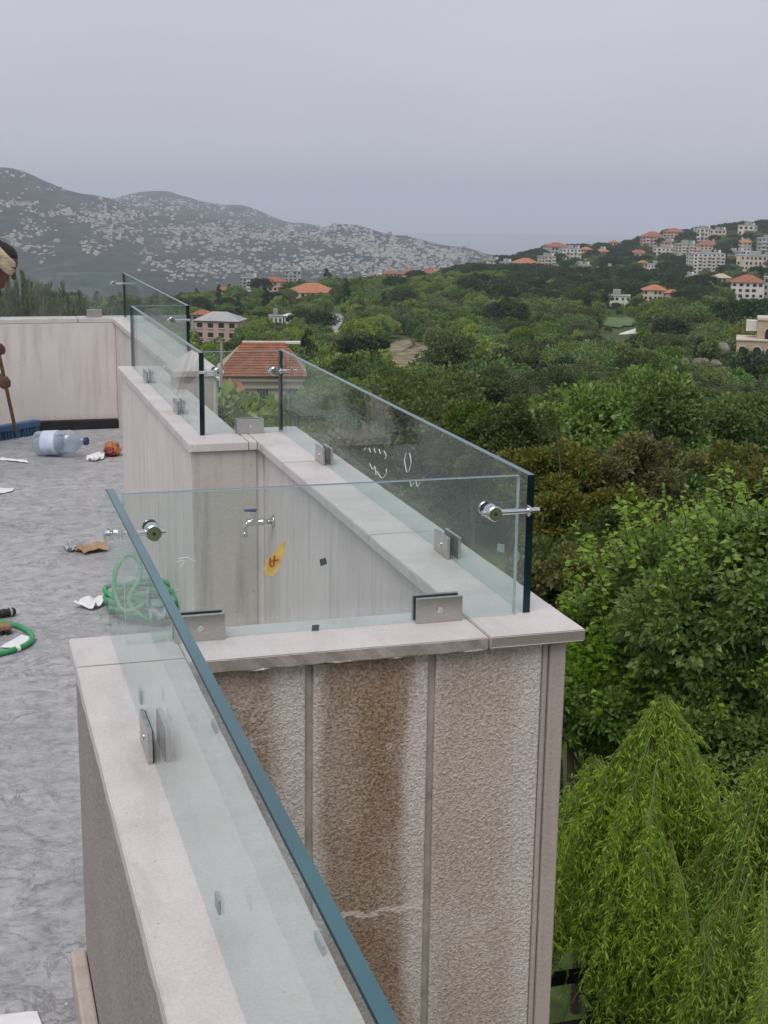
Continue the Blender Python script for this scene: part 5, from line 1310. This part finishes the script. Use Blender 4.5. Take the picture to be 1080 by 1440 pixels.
# crumbs of mortar and grit
m = MB()
for k in range(110):
    x, y = random.uniform(-.3, .75), random.uniform(2.4, 9.8)
    if x > .15 and y < 2.9 or x > .3 and y < 2.85: continue
    s_ = random.uniform(.001, .003); m.box(x-s_, x+s_, y-s_*random.uniform(.5, 2), y+s_, .0, s_)
tag(m.build('mortar_crumb', M_COP), 'scattered mortar crumbs and grit on the terrace floor', 'grit', None, 'stuff')
# ------------------------------------------------------------------ big water bottle lying on the floor
def mat_pet():
    m = bpy.data.materials.new('clear_blue_bottle_plastic'); m.use_nodes = True; t = m.node_tree; t.nodes.clear(); o = t.nodes.new('ShaderNodeOutputMaterial')
    tr = N(t, 'ShaderNodeBsdfTransparent', {'Color': (.80, .87, .95, 1)}); gl = N(t, 'ShaderNodeBsdfGlossy', {'Color': (1, 1, 1, 1), 'Roughness': .12}); df = N(t, 'ShaderNodeBsdfDiffuse', {'Color': (.58, .64, .75, 1)})
    lw = N(t, 'ShaderNodeLayerWeight', {'Blend': .35}); a_ = N(t, 'ShaderNodeMixShader', {0: lw.outputs['Facing'], 1: tr.outputs[0], 2: gl.outputs[0]})
    v = coords(t); b2 = N(t, 'ShaderNodeMixShader', {0: ramp(t, noise(t, v, 14, 3), [(.3, .08), (.8, .26)]), 1: a_.outputs[0], 2: df.outputs[0]}); t.links.new(b2.outputs[0], o.inputs[0]); return m
Pa = at_z(52, 640, 0); Pb = at_z(124, 644, 0); Lb = float(np.linalg.norm(Pb-Pa)); rb = .078
bt = empty('water_bottle', tuple(Pa), math.atan2(Pb[1]-Pa[1], Pb[0]-Pa[0])); tag(bt, 'large clear water bottle with blue cap lying on the floor', 'bottle')
RB = Matrix.Translation((0, 0, rb*.98)) @ Matrix.Rotation(math.pi/2-.09, 4, 'Y')
prof = [(.05, 0), (rb-.004, .006), (rb, .02)]+[(rb-(.004 if k % 2 else 0), .02+Lb*.6*k/12) for k in range(1, 13)]+[(rb*.9, Lb*.72), (rb*.62, Lb*.82), (rb*.34, Lb*.90), (.021, Lb*.93), (.021, Lb*.95)]
MB().lathe(prof, 28, M4=RB).build('body', mat_pet(), bt, smooth=True)
MB().lathe([(.024, Lb*.945), (.026, Lb*.95), (.026, Lb*1.0), (.022, Lb*1.01)], 20, M4=RB).build('cap', simple('navy_bottle_cap', (.02, .035, .16), .4), bt)
def mat_label():
    m, t, b = newmat('blue_white_bottle_label'); v = coords(t, (1, 1, 1)); f_ = noise(t, v, 12, 2)
    t.links.new(ramp(t, f_, [(.3, (.42, .50, .66)), (.6, (.60, .66, .76)), (.75, (.30, .40, .62))]), b.inputs['Base Color']); b.inputs['Roughness'].default_value = .5; return m
MB().lathe([(rb+.001, Lb*.16), (rb+.0012, Lb*.2), (rb+.0012, Lb*.40), (rb+.001, Lb*.44)], 28, M4=RB).build('label', mat_label(), bt, smooth=True)
# orange bag end beside the wall
P = at_z(159, 640, 0); ob = empty('rubble_bag', tuple(P), .3); tag(ob, 'small orange and red crumpled bag against the wall end', 'bag')
for k, (cc, s_) in enumerate((((.42, .14, .04), .05), ((.20, .025, .02), .036))):
    bm = bmesh.new(); bmesh.ops.create_icosphere(bm, subdivisions=3, radius=1)
    for q in bm.verts:
        d = 1+.9*fbm(np.array([q.co.x*2+k*5]), np.array([q.co.y*2+q.co.z*3]), 4, 21)[0]; q.co = Vector((q.co.x*s_*d-.03*k, q.co.y*s_*1.3*d-.03*k, max(0, (q.co.z*.9*d+.8)*s_)))
    me = bpy.data.meshes.new('bag'); bm.to_mesh(me); bm.free(); me.materials.append(simple('orange_bag' if not k else 'red_bag', cc, .5, var=.3, scale=20)); link('bag_fold', me, ob)

# ------------------------------------------------------------------ the sweeping man, mostly beyond the frame edge, and his broom
def remeshed(name, caps, mat, parent, voxel=.008, smooth=3):
    """tapered capsules fused into one continuous surface"""
    m = MB()
    for (a, b_, ra, rb2) in caps:
        a, b_ = Vector(a), Vector(b_); d = (b_-a); L_ = d.length
        prof_ = [(max(ra*math.sin(t_), 1e-4), -ra*math.cos(t_)) for t_ in np.linspace(0.02, math.pi/2, 6)]+[(max(rb2*math.cos(t_), 1e-4), L_+rb2*math.sin(t_)) for t_ in np.linspace(0, math.pi/2-.02, 6)]
        m.lathe(prof_, 16, M4=Matrix.Translation(a) @ (d.to_track_quat('Z', 'Y').to_matrix().to_4x4() if L_ > 1e-5 else Matrix.Identity(4)))
    o = m.build(name, mat, parent, smooth=True)
    q = o.modifiers.new('fuse', 'REMESH'); q.mode = 'VOXEL'; q.voxel_size = voxel; q.use_smooth_shade = True
    if smooth: s_ = o.modifiers.new('smooth', 'SMOOTH'); s_.iterations = smooth; s_.factor = .5
    return o
M_SKIN = simple('brown_skin', (.13, .06, .04), .5, var=.15, scale=30)
M_HAIR = simple('black_hair', (.008, .007, .007), .6, var=.3, scale=60, bstr=.4, bscale=90)
M_WRAP = mat_wrap = simple('sand_cloth_wrap', (.66, .55, .38), .85, var=.25, scale=10, stretch=(1, 1, 9), bstr=.9, bscale=22, bdist=.012)
M_SHIRT = simple('dark_grey_work_shirt', (.06, .065, .08), .85, var=.25, scale=12, bstr=.4)
M_TROU = simple('blue_work_trousers', (.04, .05, .09), .85, var=.25, scale=12, bstr=.4)
PY = 9.05
def pp(px, py, dy=0): return Vector(at_y(px, py, PY+dy))
hc = pp(-2, 372)                                     # centre of the head
man = empty('person', (hc.x-.72, PY, 0)); tag(man, 'man with a sand coloured head wrap bending over to sweep', 'person')
O = man.location
def rel(v): return tuple(Vector(v)-O)
u_, f_ = pp(-2, 493, -.03), pp(6, 540, .03)             # the two hands on the stick
Sb = Vector(at_z(22, 606, .07)); stick_d = (Sb-pp(-4, 486)).normalized()
hip = Vector((O.x+.02, PY, .86)); chest = hc+Vector((-.32, 0, -.16)); neck = hc+Vector((-.13, 0, -.07))
fx = Vector((math.cos(-.50), 0, math.sin(-.50)))         # the way the face looks: forward and down
fu = Vector((math.sin(.50), 0, math.cos(.50)))
H_ = lambda a, b_, c_=0: rel(hc+fx*a+fu*b_+Vector((0, c_, 0)))
caps = [(rel(hip), rel(hip.lerp(chest, .5)+Vector((0, 0, .03))), .125, .13), (rel(hip.lerp(chest, .5)+Vector((0, 0, .03))), rel(chest), .13, .135),
        (rel(chest+Vector((0, -.17, .02))), rel(chest+Vector((0, .17, .02))), .075, .075), (rel(chest+Vector((.06, 0, .03))), rel(neck), .07, .058), (rel(neck), H_(-.03, -.05), .058, .055),
        # skull, jaw, nose, brow, lips, ears
        (H_(-.035, .03), H_(.02, .035), .088, .084), (H_(.03, -.02), H_(.045, -.075), .062, .045), (H_(.095, .012), H_(.118, -.028), .011, .017), (H_(.088, .035, -.03), H_(.088, .035, .03), .014, .014),
        (H_(.084, -.058, -.014), H_(.084, -.058, .014), .011, .011), (H_(.082, -.074, -.012), H_(.082, -.074, .012), .011, .011), (H_(.07, -.105), H_(.075, -.108), .022, .02),
        (H_(-.01, .0, -.088), H_(-.012, -.03, -.088), .018, .013), (H_(-.01, .0, .088), H_(-.012, -.03, .088), .018, .013)]
for s_, hand in ((-1, u_), (1, f_)):
    sh_ = chest+Vector((.0, s_*.18, .02)); el = sh_.lerp(hand, .5)+Vector((-.10, s_*.10, -.02)); wr = hand+(el-hand).normalized()*.075
    caps += [(rel(sh_), rel(el), .055, .043), (rel(el), rel(wr), .043, .027), (rel(wr), rel(hand), .03, .034)]
    # five fingers closing round the stick
    side = stick_d.cross(Vector((0, 1, 0))).normalized()
    for k in range(4):
        b0 = hand+stick_d*(k-1.5)*.019+Vector((0, -s_*.012, 0)); ln = (.9, 1.05, 1.0, .8)[k]
        j1 = b0+side*.026*ln+Vector((0, 0, 0)); j2 = j1+side*.010+Vector((0, s_*.022*ln, 0)); j3 = j2-side*.020*ln+Vector((0, s_*.012, 0))
        caps += [(rel(b0), rel(j1), .0105, .0095), (rel(j1), rel(j2), .0095, .0088), (rel(j2), rel(j3), .0088, .0078)]
    t0 = hand-stick_d*.03-side*.008; caps += [(rel(t0), rel(t0-stick_d*.02+side*.02), .0115, .0105), (rel(t0-stick_d*.02+side*.02), rel(t0-stick_d*.022+side*.035+Vector((0, s_*.02, 0))), .0105, .009)]
feet = []
for s_, xo in ((-1, -.10), (1, .16)):
    hp = hip+Vector((0, s_*.09, -.03)); kn = Vector((hip.x+xo*.7+.09, PY+s_*.12, .47)); an = Vector((hip.x+xo-.02, PY+s_*.13, .085)); toe = an+Vector((.17, s_*.02, -.045)); heel = an+Vector((-.05, 0, -.04))
    caps += [(rel(hp), rel(kn), .088, .06), (rel(kn), rel(an), .058, .04), (rel(heel), rel(toe), .036, .032)]; feet.append((heel, toe, hp, kn, an))
remeshed('body', caps, M_SKIN, man, .0075, 2)
bc = [(rel(hip), rel(hip.lerp(chest, .5)+Vector((0, 0, .03))), .142, .148), (rel(hip.lerp(chest, .5)+Vector((0, 0, .03))), rel(chest), .148, .152), (rel(chest+Vector((0, -.17, .02))), rel(chest+Vector((0, .17, .02))), .088, .088), (rel(chest), rel(chest+Vector((.07, 0, .03))), .1, .075)]
for s_, hand in ((-1, u_), (1, f_)):
    sh_ = chest+Vector((.0, s_*.18, .02)); el = sh_.lerp(hand, .5)+Vector((-.10, s_*.10, -.02)); bc += [(rel(sh_), rel(sh_.lerp(el, .75)), .07, .064)]
remeshed('shirt', bc, M_SHIRT, man, .012, 2)
tc_ = [(rel(hip+Vector((0, -.06, 0))), rel(hip+Vector((0, .06, 0))), .136, .136)]
for heel, toe, hp, kn, an in feet: tc_ += [(rel(hp), rel(kn), .106, .078), (rel(kn), rel(an+Vector((0, 0, .05))), .078, .068)]
remeshed('trousers', tc_, M_TROU, man, .012, 2)
for heel, toe, hp, kn, an in feet: remeshed('shoe', [(rel(heel), rel(toe), .045, .042), (rel(an), rel(heel.lerp(toe, .3)), .05, .045)], M_RUBBER, man, .008, 2)
remeshed('hair', [(H_(-.04, .055), H_(.012, .062), .088, .078), (H_(-.075, .0), H_(-.07, -.04), .062, .045)], M_HAIR, man, .007, 2)
# head wrap: folded bands of cloth wound round the brow
wr_ = []
for k in range(6):
    ring = []
    for j in range(25):
        a = 2*math.pi*j/24
        ring.append(H_(-.012+math.cos(a)*(.098+.004*math.sin(k*2.1)), .012+.013*k-.022*math.cos(a)+.007*math.sin(a*2+k*1.3), math.sin(a)*(.084+.003*math.sin(k*1.7))))
    for j in range(24): wr_.append((ring[j], ring[j+1], .0155, .0155))
wr_ += [(H_(-.03, .0, -.098), H_(-.035, .05, -.103), .016, .022), (H_(-.035, .05, -.103), H_(-.05, .085, -.09), .022, .014)]
remeshed('head_wrap', wr_, M_WRAP, man, .0055, 1)
for s_ in (-1, 1):
    MB().lathe([(.004, -.006), (.0095, -.002), (.0095, .002), (.004, .006)], 12, M4=Matrix.Translation(H_(.085, .004, s_*.032)) @ Matrix.Rotation(math.pi/2, 4, 'Y')).build('eye', M_HAIR, man, smooth=True)
# broom
bm_ = empty('broom', tuple(Vector((Sb.x, Sb.y, 0)))); tag(bm_, 'wooden handled broom with worn blue head on the floor', 'broom'); Bo = bm_.location
S1 = Sb-stick_d*((Sb-pp(-4, 486)).length+.35)
MB().tube([tuple(Sb-Bo), tuple(S1-Bo)], .0125, 12).build('handle', M_WOOD, bm_, smooth=True)
e0 = Vector(at_z(-18, 622, .0)); e1 = Vector(at_z(54, 610, .0)); dv = (e1-e0); ang = math.atan2(dv.y, dv.x); mid = (e0+e1)/2
hd = MB().box(-dv.length/2, dv.length/2, -.03, .03, .055, .10).build('broom_head', M_BLUE, bm_, bevel=.008); hd.location = Vector((mid.x, mid.y, 0))-Bo; hd.rotation_euler.z = ang
bs = MB()
for k in range(260): x, y = random.uniform(-.98, .98)*dv.length/2, random.uniform(-.026, .026); bs.tube([(x, y, .057), (x+random.uniform(-.01, .01), y+random.uniform(-.012, .012), .001)], .0035, 4)
o = bs.build('bristle', M_BLUE, bm_); o['kind'] = 'stuff'; o.location = hd.location; o.rotation_euler.z = ang
# ------------------------------------------------------------------ summer haze in the valley air
hz_m = bpy.data.materials.new('haze_air'); hz_m.use_nodes = True; t = hz_m.node_tree; t.nodes.clear()
ou = t.nodes.new('ShaderNodeOutputMaterial'); pv = t.nodes.new('ShaderNodeVolumePrincipled')
pv.inputs['Color'].default_value = (.85, .905, 1.0, 1); pv.inputs['Density'].default_value = .00013; pv.inputs['Anisotropy'].default_value = .1
t.links.new(pv.outputs[0], ou.inputs['Volume'])
o = MB().box(-19500, 19500, -19500, 19500, -600, 120).build('haze', hz_m); tag(o, 'pale grey blue haze filling the valley air', 'haze', None, 'stuff')
